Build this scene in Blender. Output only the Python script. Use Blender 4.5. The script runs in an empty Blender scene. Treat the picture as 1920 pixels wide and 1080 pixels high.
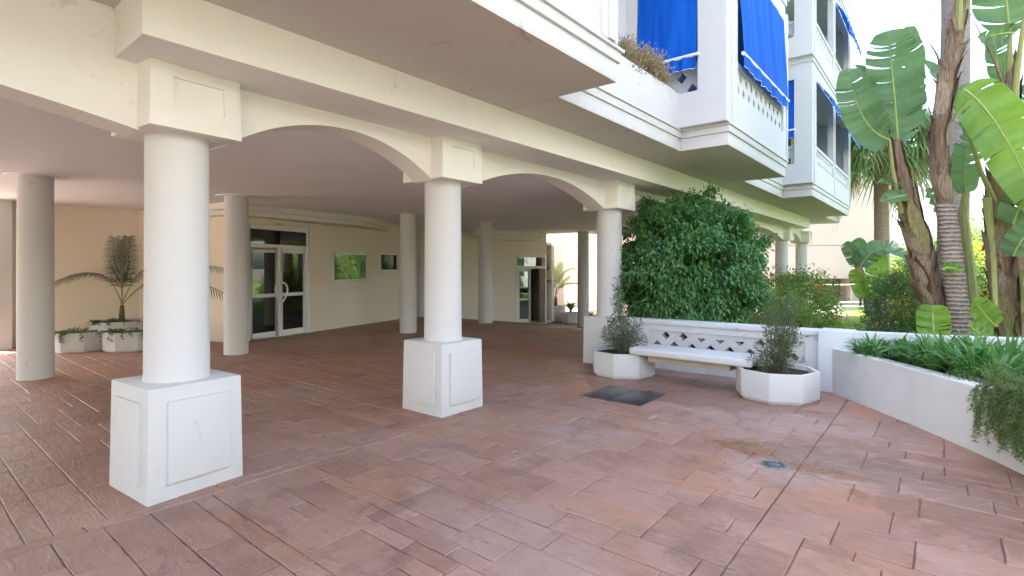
import bpy, bmesh, math, random
import numpy as np
from mathutils import Vector, Matrix

random.seed(11)
rng = np.random.default_rng(11)
sc = bpy.context.scene
R = math.radians
PI = math.pi

# ------------------------------------------------------------------ camera
cam_d = bpy.data.cameras.new('camera')
cam = bpy.data.objects.new('camera', cam_d)
sc.collection.objects.link(cam)
cam.location = (0, 0, 1.6)
cam.rotation_euler = (R(90), 0, 0)
cam_d.sensor_width = 36.0
cam_d.lens = 36.0 * 990 / 1920
cam_d.shift_y = -38 / 1920
cam_d.clip_start = 0.05
cam_d.clip_end = 3000
sc.camera = cam

# ------------------------------------------------------------------ sky and sun
SUN_AZ = (-0.98, 0.18)            # horizontal direction towards the sun
SUN_EL = R(52)
_l = math.hypot(*SUN_AZ)
sun_dir = Vector((SUN_AZ[0] / _l * math.cos(SUN_EL), SUN_AZ[1] / _l * math.cos(SUN_EL), math.sin(SUN_EL)))
world = bpy.data.worlds.new('World')
sc.world = world
world.use_nodes = True
nt = world.node_tree
nt.nodes.clear()
wo = nt.nodes.new('ShaderNodeOutputWorld')
bg = nt.nodes.new('ShaderNodeBackground')
sky = nt.nodes.new('ShaderNodeTexSky')
sky.sky_type = 'NISHITA'
sky.sun_disc = False
sky.sun_elevation = SUN_EL
sky.sun_rotation = math.atan2(sun_dir.x, sun_dir.y)
sky.air_density = 1.0
sky.dust_density = 4.0
sky.ozone_density = 1.0
bg.inputs['Strength'].default_value = 0.15
nt.links.new(sky.outputs[0], bg.inputs[0])
nt.links.new(bg.outputs[0], wo.inputs[0])

sun_d = bpy.data.lights.new('sun', 'SUN')
sun_d.energy = 3.6
sun_d.angle = R(0.55)
sun_d.color = (1.0, 0.95, 0.86)
sun = bpy.data.objects.new('sun', sun_d)
sc.collection.objects.link(sun)
sun.rotation_euler = sun_dir.to_track_quat('Z', 'Y').to_euler()
sun.location = (-20, -10, 30)

sc.view_settings.view_transform = 'Standard'
sc.view_settings.look = 'None'
sc.view_settings.exposure = 2.98
sc.view_settings.gamma = 1.0
sc.view_settings.use_curve_mapping = False
sc.render.engine = 'CYCLES'
sc.cycles.use_denoising = True
sc.cycles.max_bounces = 12
sc.cycles.diffuse_bounces = 7
sc.cycles.glossy_bounces = 4
sc.cycles.transmission_bounces = 6
sc.cycles.transparent_max_bounces = 12
sc.cycles.sample_clamp_indirect = 8.0
sc.cycles.caustics_reflective = False
sc.cycles.caustics_refractive = False

# ------------------------------------------------------------------ frames of reference
TH = R(39.3)
UX, UY = math.sin(TH), math.cos(TH)      # along the facade, away from the camera
WX, WY = math.cos(TH), -math.sin(TH)     # outwards from the facade
OX, OY = -0.7534, 5.6632


def F(u, w, z=0.0):
    return Vector((OX + u * UX + w * WX, OY + u * UY + w * WY, z))


def toUW(x, y):
    dx, dy = x - OX, y - OY
    return dx * UX + dy * UY, dx * WX + dy * WY


def at(px, py, d):
    """a point seen at photo pixel px,py at distance d in front of the lens"""
    return Vector(((px - 960) / 990 * d, d, 1.6 + (502 - py) / 990 * d))


def floor_z(u, w):
    t = min(1.0, max(0.0, (u - 7.7) / 5.0))
    return -0.57 * t


# ------------------------------------------------------------------ mesh collecting
class MB:
    def __init__(self):
        self.v = []
        self.f = []

    def add(self, vs, fs):
        n = len(self.v)
        self.v.extend([tuple(p) for p in vs])
        self.f.extend([tuple(i + n for i in q) for q in fs])

    def hexa(self, p):
        # p: bottom 4 (ccw from above) then top 4
        self.add(p, [(3, 2, 1, 0), (4, 5, 6, 7), (0, 1, 5, 4), (1, 2, 6, 5), (2, 3, 7, 6), (3, 0, 4, 7)])

    def box(self, u0, u1, w0, w1, z0, z1):
        c = [(u0, w0), (u0, w1), (u1, w1), (u1, w0)]
        self.hexa([F(u, w, z0) for u, w in c] + [F(u, w, z1) for u, w in c])

    def taper(self, cu, cw, a0, b0, z0, a1, b1, z1):
        c0 = [(cu - a0, cw - b0), (cu - a0, cw + b0), (cu + a0, cw + b0), (cu + a0, cw - b0)]
        c1 = [(cu - a1, cw - b1), (cu - a1, cw + b1), (cu + a1, cw + b1), (cu + a1, cw - b1)]
        self.hexa([F(u, w, z0) for u, w in c0] + [F(u, w, z1) for u, w in c1])

    def obox(self, o, ex, ey, ez):
        o, ex, ey, ez = map(Vector, (o, ex, ey, ez))
        b = [o, o + ex, o + ex + ey, o + ey]
        self.hexa(b + [p + ez for p in b])

    def prism(self, pts, z0, z1):
        """pts: list of world (x,y) counter-clockwise"""
        n = len(pts)
        vs = [(x, y, z0) for x, y in pts] + [(x, y, z1) for x, y in pts]
        fs = [tuple(range(n - 1, -1, -1)), tuple(range(n, 2 * n))]
        fs += [(i, (i + 1) % n, n + (i + 1) % n, n + i) for i in range(n)]
        self.add(vs, fs)

    def extrude(self, pts, d):
        """closed polygon of 3D points swept by vector d"""
        n = len(pts)
        d = Vector(d)
        vs = [Vector(p) for p in pts]
        vs = vs + [p + d for p in vs]
        fs = [tuple(range(n - 1, -1, -1)), tuple(range(n, 2 * n))]
        fs += [(i, (i + 1) % n, n + (i + 1) % n, n + i) for i in range(n)]
        self.add(vs, fs)

    def tube(self, path, rad, n=10, cap=True, squash=1.0):
        path = [Vector(p) for p in path]
        m = len(path)
        if not hasattr(rad, '__len__'):
            rad = [rad] * m
        vs, fs = [], []
        ref = None
        for i, p in enumerate(path):
            t = (path[min(i + 1, m - 1)] - path[max(i - 1, 0)])
            if t.length < 1e-9:
                t = Vector((0, 0, 1))
            t.normalize()
            if ref is None:
                ref = Vector((0, 0, 1)) if abs(t.z) < 0.9 else Vector((1, 0, 0))
                ref = (ref - t * ref.dot(t)).normalized()
            else:
                ref = (ref - t * ref.dot(t))
                ref = ref.normalized() if ref.length > 1e-6 else t.orthogonal().normalized()
            b = t.cross(ref)
            for k in range(n):
                a = 2 * PI * k / n
                vs.append(p + (ref * math.cos(a) + b * math.sin(a) * squash) * rad[i])
        for i in range(m - 1):
            for k in range(n):
                k2 = (k + 1) % n
                fs.append((i * n + k, i * n + k2, (i + 1) * n + k2, (i + 1) * n + k))
        if cap:
            fs.append(tuple(range(n - 1, -1, -1)))
            fs.append(tuple((m - 1) * n + k for k in range(n)))
        self.add(vs, fs)

    def lathe(self, c, prof, n=32):
        """prof: list of (radius, z) from bottom to top around centre c"""
        c = Vector(c)
        vs, fs = [], []
        for r, z in prof:
            for k in range(n):
                a = 2 * PI * k / n
                vs.append((c.x + r * math.cos(a), c.y + r * math.sin(a), c.z + z))
        m = len(prof)
        for i in range(m - 1):
            for k in range(n):
                k2 = (k + 1) % n
                fs.append((i * n + k, i * n + k2, (i + 1) * n + k2, (i + 1) * n + k))
        fs.append(tuple(range(n - 1, -1, -1)))
        fs.append(tuple((m - 1) * n + k for k in range(n)))
        self.add(vs, fs)

    def np_add(self, V, Fc):
        n = len(self.v)
        self.v.extend(map(tuple, V.tolist()))
        self.f.extend(map(tuple, (Fc + n).tolist()))


WL = {}
COL = sc.collection


def build(name, mb, mat, parent=None, origin=None, smooth=False, bevel=0.0, angle=38, segs=2):
    V = np.array([tuple(p) for p in mb.v], dtype=float)
    if origin is None:
        lo, hi = V.min(0), V.max(0)
        origin = Vector(((lo[0] + hi[0]) / 2, (lo[1] + hi[1]) / 2, lo[2]))
    origin = Vector(origin)
    me = bpy.data.meshes.new(name)
    me.from_pydata((V - np.array(origin)).tolist(), [], mb.f)
    me.update()
    if bevel > 0:
        bm = bmesh.new()
        bm.from_mesh(me)
        bmesh.ops.remove_doubles(bm, verts=bm.verts, dist=1e-5)
        bmesh.ops.recalc_face_normals(bm, faces=bm.faces)
        ed = [e for e in bm.edges if len(e.link_faces) == 2 and e.calc_face_angle(0) > R(25)]
        bmesh.ops.bevel(bm, geom=ed, offset=bevel, segments=segs, profile=0.6, affect='EDGES', clamp_overlap=True)
        bm.to_mesh(me)
        bm.free()
        smooth = True
    if smooth:
        me.polygons.foreach_set('use_smooth', [True] * len(me.polygons))
        me.set_sharp_from_angle(angle=R(angle))
    o = bpy.data.objects.new(name, me)
    COL.objects.link(o)
    if mat is not None:
        me.materials.append(mat)
    WL[o.name] = origin.copy()
    if parent is not None:
        o.parent = parent
        o.location = origin - WL[parent.name]
    else:
        o.location = origin
    return o


def empty(name, loc):
    o = bpy.data.objects.new(name, None)
    o.empty_display_size = 0.2
    COL.objects.link(o)
    o.location = Vector(loc)
    WL[o.name] = Vector(loc)
    return o


def tag(o, label, cat, group=None, kind=None):
    if label:
        o['label'] = label
    if cat:
        o['category'] = cat
    if group:
        o['group'] = group
    if kind:
        o['kind'] = kind
    return o


# ------------------------------------------------------------------ materials
MATS = {}


def _mat(name):
    m = bpy.data.materials.new(name)
    m.use_nodes = True
    n = m.node_tree
    n.nodes.clear()
    out = n.nodes.new('ShaderNodeOutputMaterial')
    MATS[name] = m
    return m, n, out


def N(n, typ, **kw):
    nd = n.nodes.new(typ)
    for k, v in kw.items():
        if k in nd.inputs:
            nd.inputs[k].default_value = v
        else:
            setattr(nd, k, v)
    return nd


def noise(n, co, scale, detail=5, rough=0.6, dist=0.0):
    t = N(n, 'ShaderNodeTexNoise')
    t.inputs['Scale'].default_value = scale
    t.inputs['Detail'].default_value = detail
    t.inputs['Roughness'].default_value = rough
    t.inputs['Distortion'].default_value = dist
    n.links.new(co, t.inputs['Vector'])
    return t.outputs['Fac']


def ramp(n, fac, stops):
    r = N(n, 'ShaderNodeValToRGB')
    el = r.color_ramp.elements
    while len(el) < len(stops):
        el.new(0.5)
    for e, (p, c) in zip(el, stops):
        e.position = p
        e.color = (*c, 1) if len(c) == 3 else c
    n.links.new(fac, r.inputs['Fac'])
    return r.outputs['Color']


def mixc(n, fac, a, b, mode='MIX'):
    m = N(n, 'ShaderNodeMix', data_type='RGBA', blend_type=mode)
    for sock, val in ((m.inputs[0], fac), (m.inputs[6], a), (m.inputs[7], b)):
        if hasattr(val, 'is_output'):
            n.links.new(val, sock)
        elif isinstance(val, (int, float)):
            sock.default_value = val
        else:
            sock.default_value = (*val, 1) if len(val) == 3 else val
    return m.outputs[2]


def mth(n, op, a, b=0.0, c=None, clamp=False):
    m = N(n, 'ShaderNodeMath', operation=op, use_clamp=clamp)
    for i, val in enumerate((a, b) if c is None else (a, b, c)):
        if hasattr(val, 'is_output'):
            n.links.new(val, m.inputs[i])
        else:
            m.inputs[i].default_value = val
    return m.outputs[0]


def bump(n, h, strength, dist=0.02):
    b = N(n, 'ShaderNodeBump')
    b.inputs['Strength'].default_value = strength
    b.inputs['Distance'].default_value = dist
    n.links.new(h, b.inputs['Height'])
    return b.outputs['Normal']


def plaster(name, col, stain=(0.45, 0.42, 0.36), stain_amt=0.25, grain=90, gstr=0.25, rough=0.85, streak=False):
    m, n, out = _mat(name)
    g = N(n, 'ShaderNodeNewGeometry')
    P = g.outputs['Position']
    big = noise(n, P, 0.9, 6, 0.65)
    mid = noise(n, P, 7, 5, 0.7)
    fine = noise(n, P, grain, 3, 0.6)
    c = mixc(n, mth(n, 'MULTIPLY', ramp_f(n, big, 0.42, 0.75), stain_amt * 0.6), col, tuple(0.55 * a + 0.45 * b for a, b in zip(col, stain)))
    c = mixc(n, mth(n, 'MULTIPLY', ramp_f(n, mid, 0.55, 0.8), stain_amt), c, tuple(0.6 * a + 0.4 * b for a, b in zip(col, stain)))
    # faint rain streaks
    mpv = N(n, 'ShaderNodeMapping')
    mpv.inputs['Scale'].default_value = (5, 5, 0.6)
    n.links.new(P, mpv.inputs['Vector'])
    stv = noise(n, mpv.outputs[0], 1.0, 6, 0.7, 0.3)
    c = mixc(n, mth(n, 'MULTIPLY', mth(n, 'MULTIPLY', ramp_f(n, stv, 0.5, 0.78), ramp_f(n, big, 0.35, 0.65)), stain_amt * 0.5, clamp=True), c, tuple(0.45 * a + 0.55 * b for a, b in zip(col, stain)))
    # small scuffs and chips
    sp = noise(n, P, 3.1, 8, 0.75, 0.6)
    c = mixc(n, mth(n, 'MULTIPLY', ramp_f(n, sp, 0.62, 0.68), stain_amt * 1.6, clamp=True), c, stain)
    b = N(n, 'ShaderNodeBsdfPrincipled')
    n.links.new(c, b.inputs['Base Color'])
    b.inputs['Roughness'].default_value = rough
    b.inputs['Specular IOR Level'].default_value = 0.3
    hsum = mth(n, 'ADD', mth(n, 'MULTIPLY', fine, 0.35), mth(n, 'MULTIPLY', mid, 0.65))
    n.links.new(bump(n, hsum, gstr, 0.012), b.inputs['Normal'])
    n.links.new(b.outputs[0], out.inputs[0])
    return m


def ramp_f(n, fac, lo, hi):
    mr = N(n, 'ShaderNodeMapRange')
    mr.interpolation_type = 'SMOOTHSTEP'
    mr.inputs['From Min'].default_value = lo
    mr.inputs['From Max'].default_value = hi
    n.links.new(fac, mr.inputs['Value'])
    return mr.outputs[0]


def simple(name, col, rough=0.6, metal=0.0, var=0.15, scale=12, bstr=0.1, spec=0.4):
    m, n, out = _mat(name)
    g = N(n, 'ShaderNodeTexCoord')
    P = g.outputs['Object']
    f = noise(n, P, scale, 6, 0.65)
    c = mixc(n, ramp_f(n, f, 0.3, 0.75), tuple(a * (1 - var) for a in col), tuple(min(1, a * (1 + var)) for a in col))
    b = N(n, 'ShaderNodeBsdfPrincipled')
    n.links.new(c, b.inputs['Base Color'])
    b.inputs['Roughness'].default_value = rough
    b.inputs['Metallic'].default_value = metal
    b.inputs['Specular IOR Level'].default_value = spec
    if bstr:
        n.links.new(bump(n, noise(n, P, scale * 4, 4, 0.6), bstr, 0.01), b.inputs['Normal'])
    n.links.new(b.outputs[0], out.inputs[0])
    return m


def leafmat(name, c0, c1, trans=0.35, rough=0.4, tcol=None, spec=0.5, veins=0):
    m, n, out = _mat(name)
    g = N(n, 'ShaderNodeNewGeometry')
    P = g.outputs['Position']
    f = mth(n, 'ADD', mth(n, 'MULTIPLY', g.outputs['Random Per Island'], 0.7), mth(n, 'MULTIPLY', noise(n, P, 3.0, 3, 0.6), 0.45))
    c = mixc(n, ramp_f(n, f, 0.1, 0.95), c0, c1)
    if veins:
        f2 = noise(n, P, 14, 5, 0.7, 0.4)
        c = mixc(n, mth(n, 'MULTIPLY', ramp_f(n, f2, 0.45, 0.8), 0.35), c, tuple(min(1, a * 1.7) for a in c1))
        f3 = noise(n, P, 2.2, 6, 0.75, 0.8)
        c = mixc(n, mth(n, 'MULTIPLY', ramp_f(n, f3, 0.64, 0.74), 0.6), c, (0.30, 0.22, 0.07))
    b = N(n, 'ShaderNodeBsdfPrincipled')
    n.links.new(c, b.inputs['Base Color'])
    b.inputs['Roughness'].default_value = rough
    b.inputs['Specular IOR Level'].default_value = spec
    t = N(n, 'ShaderNodeBsdfTranslucent')
    tc = mixc(n, 0.6, c, tcol or tuple(min(1, a * 2.2) for a in c1))
    n.links.new(tc, t.inputs['Color'])
    mx = N(n, 'ShaderNodeMixShader')
    mx.inputs[0].default_value = trans
    n.links.new(b.outputs[0], mx.inputs[1])
    n.links.new(t.outputs[0], mx.inputs[2])
    n.links.new(mx.outputs[0], out.inputs[0])
    return m


def bark(name, c0, c1, scale=(30, 30, 6), rough=0.9, bands=0.0, bandcol=(0.3, 0.25, 0.2), bstr=0.6, isl=None, islm=False):
    m, n, out = _mat(name)
    g = N(n, 'ShaderNodeNewGeometry')
    mp = N(n, 'ShaderNodeMapping')
    mp.inputs['Scale'].default_value = scale
    n.links.new(g.outputs['Position'], mp.inputs['Vector'])
    f = noise(n, mp.outputs[0], 1.0, 6, 0.7, 0.4)
    c = mixc(n, ramp_f(n, f, 0.3, 0.72), c0, c1)
    h = f
    if bands:
        wv = N(n, 'ShaderNodeTexWave', wave_type='BANDS', bands_direction='Z')
        wv.inputs['Scale'].default_value = bands
        wv.inputs['Distortion'].default_value = 2.2
        wv.inputs['Detail'].default_value = 3
        wv.inputs['Detail Scale'].default_value = 2.5
        n.links.new(g.outputs['Position'], wv.inputs['Vector'])
        c = mixc(n, mth(n, 'MULTIPLY', ramp_f(n, wv.outputs['Fac'], 0.62, 0.95), 0.75), c, bandcol)
        h = mth(n, 'ADD', mth(n, 'MULTIPLY', f, 0.6), mth(n, 'MULTIPLY', wv.outputs['Fac'], 0.7))
    if isl:
        c = mixc(n, ramp_f(n, g.outputs['Random Per Island'], 0.25, 0.9), c, isl, 'MIX' if islm else 'MULTIPLY')
    b = N(n, 'ShaderNodeBsdfPrincipled')
    n.links.new(c, b.inputs['Base Color'])
    b.inputs['Roughness'].default_value = rough
    b.inputs['Specular IOR Level'].default_value = 0.2
    n.links.new(bump(n, h, bstr, 0.03), b.inputs['Normal'])
    n.links.new(b.outputs[0], out.inputs[0])
    return m


def glassmat(name, tint=(0.5, 0.54, 0.52), refl=1.0):
    m, n, out = _mat(name)
    tr = N(n, 'ShaderNodeBsdfTransparent')
    tr.inputs[0].default_value = (*tint, 1)
    gl = N(n, 'ShaderNodeBsdfGlossy')
    gl.inputs['Roughness'].default_value = 0.01
    gl.inputs['Color'].default_value = (0.9, 0.95, 0.92, 1)
    fr = N(n, 'ShaderNodeFresnel')
    fr.inputs['IOR'].default_value = 2.0
    mx = N(n, 'ShaderNodeMixShader')
    n.links.new(mth(n, 'MULTIPLY', fr.outputs[0], refl, clamp=True), mx.inputs[0])
    n.links.new(tr.outputs[0], mx.inputs[1])
    n.links.new(gl.outputs[0], mx.inputs[2])
    n.links.new(mx.outputs[0], out.inputs[0])
    return m


def paving_mat(name, joint=False):
    m, n, out = _mat(name)
    g = N(n, 'ShaderNodeNewGeometry')
    P = g.outputs['Position']
    at_ = N(n, 'ShaderNodeAttribute', attribute_name='rnd')
    rnd = at_.outputs['Fac']
    # facade frame coordinates for grain that follows the stamp
    mp = N(n, 'ShaderNodeMapping', vector_type='POINT')
    mp.inputs['Rotation'].default_value = (0, 0, TH)
    n.links.new(P, mp.inputs['Vector'])
    off = N(n, 'ShaderNodeVectorMath', operation='ADD')
    cmb = N(n, 'ShaderNodeCombineXYZ')
    n.links.new(mth(n, 'MULTIPLY', rnd, 37.0), cmb.inputs[0])
    n.links.new(mth(n, 'MULTIPLY', rnd, 91.0), cmb.inputs[1])
    n.links.new(mp.outputs[0], off.inputs[0])
    n.links.new(cmb.outputs[0], off.inputs[1])
    st = N(n, 'ShaderNodeMapping')
    st.inputs['Scale'].default_value = (3.0, 9.0, 1)
    n.links.new(off.outputs[0], st.inputs['Vector'])
    grain = noise(n, st.outputs[0], 1.3, 7, 0.68, 1.2)
    big = noise(n, P, 0.55, 5, 0.6)
    mid = noise(n, P, 2.4, 6, 0.7, 0.5)
    fine = noise(n, P, 55, 4, 0.7)
    base = ramp(n, mth(n, 'ADD', mth(n, 'MULTIPLY', rnd, 0.22), mth(n, 'MULTIPLY', mid, 0.78)),
                [(0.24, (0.195, 0.103, 0.074)), (0.42, (0.275, 0.150, 0.108)), (0.58, (0.325, 0.188, 0.138)), (0.8, (0.365, 0.230, 0.178))])
    # warm orange blushes and grey lilac bloom of worn sealer
    base = mixc(n, mth(n, 'MULTIPLY', ramp_f(n, noise(n, P, 0.8, 4, 0.6, 0.7), 0.50, 0.66), 0.5), base, (0.375, 0.170, 0.088))
    base = mixc(n, mth(n, 'MULTIPLY', ramp_f(n, big, 0.46, 0.62), 0.6), base, (0.345, 0.252, 0.228))
    base = mixc(n, mth(n, 'MULTIPLY', ramp_f(n, grain, 0.50, 0.74), 0.62), base, (0.150, 0.082, 0.062))
    base = mixc(n, mth(n, 'MULTIPLY', ramp_f(n, fine, 0.52, 0.75), 0.30), base, (0.40, 0.28, 0.222))
    base = mixc(n, mth(n, 'MULTIPLY', ramp_f(n, noise(n, st.outputs[0], 3.2, 6, 0.75, 1.5), 0.53, 0.70), 0.6), base, (0.42, 0.28, 0.21))
    base = mixc(n, mth(n, 'MULTIPLY', ramp_f(n, noise(n, P, 1.1, 7, 0.75, 1.0), 0.53, 0.66), 0.6), base, (0.170, 0.095, 0.074))

    def blob(u, w, ru, rw, amp=0.5, nscale=3.0):
        p = F(u, w, 0)
        sb = N(n, 'ShaderNodeVectorMath', operation='SUBTRACT')
        n.links.new(P, sb.inputs[0])
        sb.inputs[1].default_value = p
        du = N(n, 'ShaderNodeVectorMath', operation='DOT_PRODUCT')
        n.links.new(sb.outputs[0], du.inputs[0]); du.inputs[1].default_value = (UX / ru, UY / ru, 0)
        dw = N(n, 'ShaderNodeVectorMath', operation='DOT_PRODUCT')
        n.links.new(sb.outputs[0], dw.inputs[0]); dw.inputs[1].default_value = (WX / rw, WY / rw, 0)
        d = mth(n, 'SQRT', mth(n, 'ADD', mth(n, 'POWER', du.outputs['Value'], 2.0), mth(n, 'POWER', dw.outputs['Value'], 2.0)))
        d = mth(n, 'ADD', d, mth(n, 'MULTIPLY', mth(n, 'SUBTRACT', noise(n, P, nscale, 5, 0.7, 0.8), 0.5), amp * 4))
        return ramp_f(n, mth(n, 'SUBTRACT', 1.15, d), 0.0, 0.25)

    wet = blob(1.05, 2.80, 0.20, 0.28, 0.75, 6)
    wet = mth(n, 'MAXIMUM', wet, blob(0.86, 3.40, 0.11, 0.30, 0.7, 7))
    wet2 = blob(2.55, 1.55, 0.42, 1.35, 0.55, 3.5)
    wet2 = mth(n, 'MAXIMUM', wet2, blob(1.15, 3.75, 0.38, 1.0, 0.8, 5))
    wet2 = mth(n, 'MAXIMUM', wet2, blob(0.55, 4.5, 0.35, 0.7, 0.8, 5))
    wet2 = mth(n, 'MAXIMUM', wet2, blob(-1.9, -3.1, 0.55, 1.2, 0.6, 3.5))
    wet2 = mth(n, 'MAXIMUM', wet2, blob(3.2, -0.9, 0.5, 0.9, 0.6, 3.5))
    lime = mth(n, 'MAXIMUM', blob(1.42, 1.75, 0.13, 0.03, 0.35, 6), blob(1.28, 2.05, 0.025, 0.26, 0.35, 6))
    if joint:
        base = mixc(n, ramp_f(n, mid, 0.4, 0.7), (0.090, 0.054, 0.040), (0.17, 0.100, 0.076))  # dark joint concrete, deepened for shade the shallow gaps lack
    base = mixc(n, mth(n, 'MULTIPLY', wet2, 0.42), base, (0.135, 0.060, 0.034))
    base = mixc(n, mth(n, 'MULTIPLY', wet, 0.62), base, (0.23, 0.095, 0.030))
    base = mixc(n, mth(n, 'MULTIPLY', lime, 0.28), base, (0.52, 0.48, 0.45))
    # droppings and flecks
    vo = N(n, 'ShaderNodeTexVoronoi')
    vo.inputs['Scale'].default_value = 1.7
    n.links.new(P, vo.inputs['Vector'])
    fl = mth(n, 'MULTIPLY', mth(n, 'LESS_THAN', mth(n, 'ADD', vo.outputs['Distance'], mth(n, 'MULTIPLY', fine, 0.05)), 0.042), mth(n, 'GREATER_THAN', mid, 0.47))
    base = mixc(n, mth(n, 'MULTIPLY', fl, 0.8), base, (0.7, 0.66, 0.62))
    b = N(n, 'ShaderNodeBsdfPrincipled')
    n.links.new(base, b.inputs['Base Color'])
    rr = mth(n, 'ADD', 0.46, mth(n, 'MULTIPLY', mid, 0.22))
    rr = mth(n, 'SUBTRACT', rr, mth(n, 'MULTIPLY', mth(n, 'MAXIMUM', wet, mth(n, 'MULTIPLY', wet2, 0.6)), 0.30))
    n.links.new(rr, b.inputs['Roughness'])
    b.inputs['Specular IOR Level'].default_value = 0.45
    h = mth(n, 'ADD', mth(n, 'MULTIPLY', grain, 0.75), mth(n, 'ADD', mth(n, 'MULTIPLY', mid, 0.4), mth(n, 'MULTIPLY', fine, 0.12)))
    n.links.new(bump(n, h, 0.85, 0.018), b.inputs['Normal'])
    n.links.new(b.outputs[0], out.inputs[0])
    return m


M_white = plaster('white_masonry_paint', (0.58, 0.58, 0.58), stain=(0.36, 0.40, 0.37), stain_amt=0.24, gstr=0.5, grain=70)
M_scuffed = plaster('scuffed_white_masonry_paint', (0.61, 0.625, 0.64), stain=(0.26, 0.26, 0.25), stain_amt=0.45)
M_cream = plaster('cream_masonry_paint', (0.76, 0.745, 0.695), stain=(0.50, 0.42, 0.32), stain_amt=0.28, gstr=0.4)
M_ceiling = plaster('ceiling_render', (0.82, 0.84, 0.89), stain=(0.50, 0.47, 0.46), stain_amt=0.2, gstr=0.12)
M_soffit_bounce = plaster('soffit_render', (0.60, 0.565, 0.505), stain=(0.42, 0.35, 0.27), stain_amt=0.45, gstr=0.15)  # brown-beige colour carries the floor bounce on the white undersides
M_beige = plaster('beige_wall_render', (0.80, 0.73, 0.61), stain=(0.5, 0.42, 0.33), stain_amt=0.2)
M_peach = plaster('pale_peach_wall_render', (0.63, 0.51, 0.43), stain=(0.62, 0.52, 0.44), stain_amt=0.25, grain=30)
M_alu = simple('white_aluminium', (0.80, 0.80, 0.78), 0.35, var=0.04, bstr=0.02)
M_dark = simple('dark_interior', (0.05, 0.05, 0.05), 0.8)
M_room = simple('lobby_wall', (0.75, 0.74, 0.71), 0.7)
M_glass = glassmat('window_glass')
M_concrete = plaster('cast_concrete', (0.55, 0.55, 0.54), stain=(0.42, 0.38, 0.30), stain_amt=0.3, grain=60, gstr=0.3)
M_stonebase = plaster('raw_concrete', (0.42, 0.35, 0.27), stain=(0.25, 0.2, 0.15), stain_amt=0.4)
M_soil = simple('potting_soil', (0.045, 0.032, 0.022), 0.95, var=0.5, scale=30, bstr=1.0)
M_metal = simple('dark_wet_metal_plate', (0.060, 0.056, 0.060), 0.30, metal=0.3, var=0.5, scale=7, bstr=0.15)
M_iron = simple('cast_iron', (0.20, 0.24, 0.24), 0.45, metal=0.6, var=0.25, scale=20, bstr=0.2)
M_black = simple('black_paint', (0.02, 0.02, 0.022), 0.4)
M_paving = paving_mat('stamped_terracotta_concrete')
M_joint = paving_mat('stamped_joint_concrete', joint=True)
M_ficus = leafmat('ficus_leaf', (0.036, 0.120, 0.040), (0.130, 0.310, 0.085), 0.30, 0.28, (0.14, 0.34, 0.05))
M_willow = leafmat('fine_grey_green_leaf', (0.055, 0.095, 0.045), (0.11, 0.16, 0.075), 0.25, 0.5)
M_strap = leafmat('strap_leaf', (0.045, 0.135, 0.032), (0.105, 0.250, 0.060), 0.28, 0.35)
M_rosemary = leafmat('rosemary_leaf', (0.060, 0.125, 0.035), (0.150, 0.245, 0.070), 0.3, 0.6)
M_paddle = leafmat('paddle_leaf', (0.075, 0.160, 0.085), (0.125, 0.225, 0.110), 0.42, 0.5, (0.30, 0.48, 0.10), spec=0.3, veins=1)
M_paddle2 = leafmat('young_paddle_leaf', (0.105, 0.240, 0.040), (0.165, 0.330, 0.055), 0.55, 0.36, (0.50, 0.68, 0.07), veins=1)  # young leaves, and backlight painted into the big right-hand leaf
M_rib = simple('leaf_midrib', (0.33, 0.38, 0.10), 0.5, var=0.15)
M_petiole = bark('green_leaf_stalk', (0.20, 0.24, 0.08), (0.34, 0.32, 0.13), (40, 40, 4), 0.6, bstr=0.25)
M_sheath = bark('dry_leaf_sheath', (0.19, 0.13, 0.092), (0.50, 0.385, 0.285), (60, 60, 4), 0.85, bstr=0.9, isl=(0.62, 0.56, 0.50))
M_sheathg = bark('green_brown_sheath', (0.14, 0.105, 0.048), (0.33, 0.30, 0.13), (60, 60, 3), 0.7, bstr=0.7, isl=(0.40, 0.30, 0.26))
M_ring = bark('ringed_banana_stem', (0.15, 0.115, 0.10), (0.30, 0.235, 0.20), (18, 18, 10), 0.9, 5.5, (0.42, 0.36, 0.31))
M_palmtrunk = bark('grey_palm_bark', (0.20, 0.175, 0.165), (0.36, 0.325, 0.305), (14, 14, 40), 0.95, 9.0, (0.17, 0.145, 0.13))
M_palmtrunk2 = bark('tan_palm_bark', (0.28, 0.20, 0.135), (0.44, 0.34, 0.25), (12, 12, 40), 0.95, 6.0, (0.24, 0.18, 0.13))
M_wood = bark('brown_wood', (0.10, 0.07, 0.045), (0.22, 0.16, 0.11))
M_fan = leafmat('fan_palm_frond', (0.085, 0.150, 0.045), (0.190, 0.260, 0.085), 0.4, 0.45)
M_dryfan = leafmat('dry_palm_frond', (0.30, 0.23, 0.12), (0.46, 0.37, 0.20), 0.3, 0.7)
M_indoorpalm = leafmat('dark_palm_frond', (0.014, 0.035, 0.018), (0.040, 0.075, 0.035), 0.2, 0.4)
M_bush = leafmat('bush_leaf', (0.060, 0.130, 0.030), (0.160, 0.260, 0.050), 0.38, 0.42, (0.45, 0.58, 0.06))
M_bushdark = leafmat('dark_bush_leaf', (0.035, 0.085, 0.028), (0.085, 0.165, 0.045), 0.3, 0.42)
M_sunlit_bush = leafmat('golden_bush_leaf', (0.170, 0.240, 0.030), (0.380, 0.400, 0.050), 0.42, 0.45, (0.70, 0.65, 0.06))  # yellow of the sunlight is put into the leaf colour
M_tree = leafmat('distant_tree_leaf', (0.090, 0.160, 0.055), (0.210, 0.300, 0.090), 0.4, 0.5)
M_flower = simple('orange_petals', (0.75, 0.22, 0.05), 0.6, var=0.2)
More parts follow.
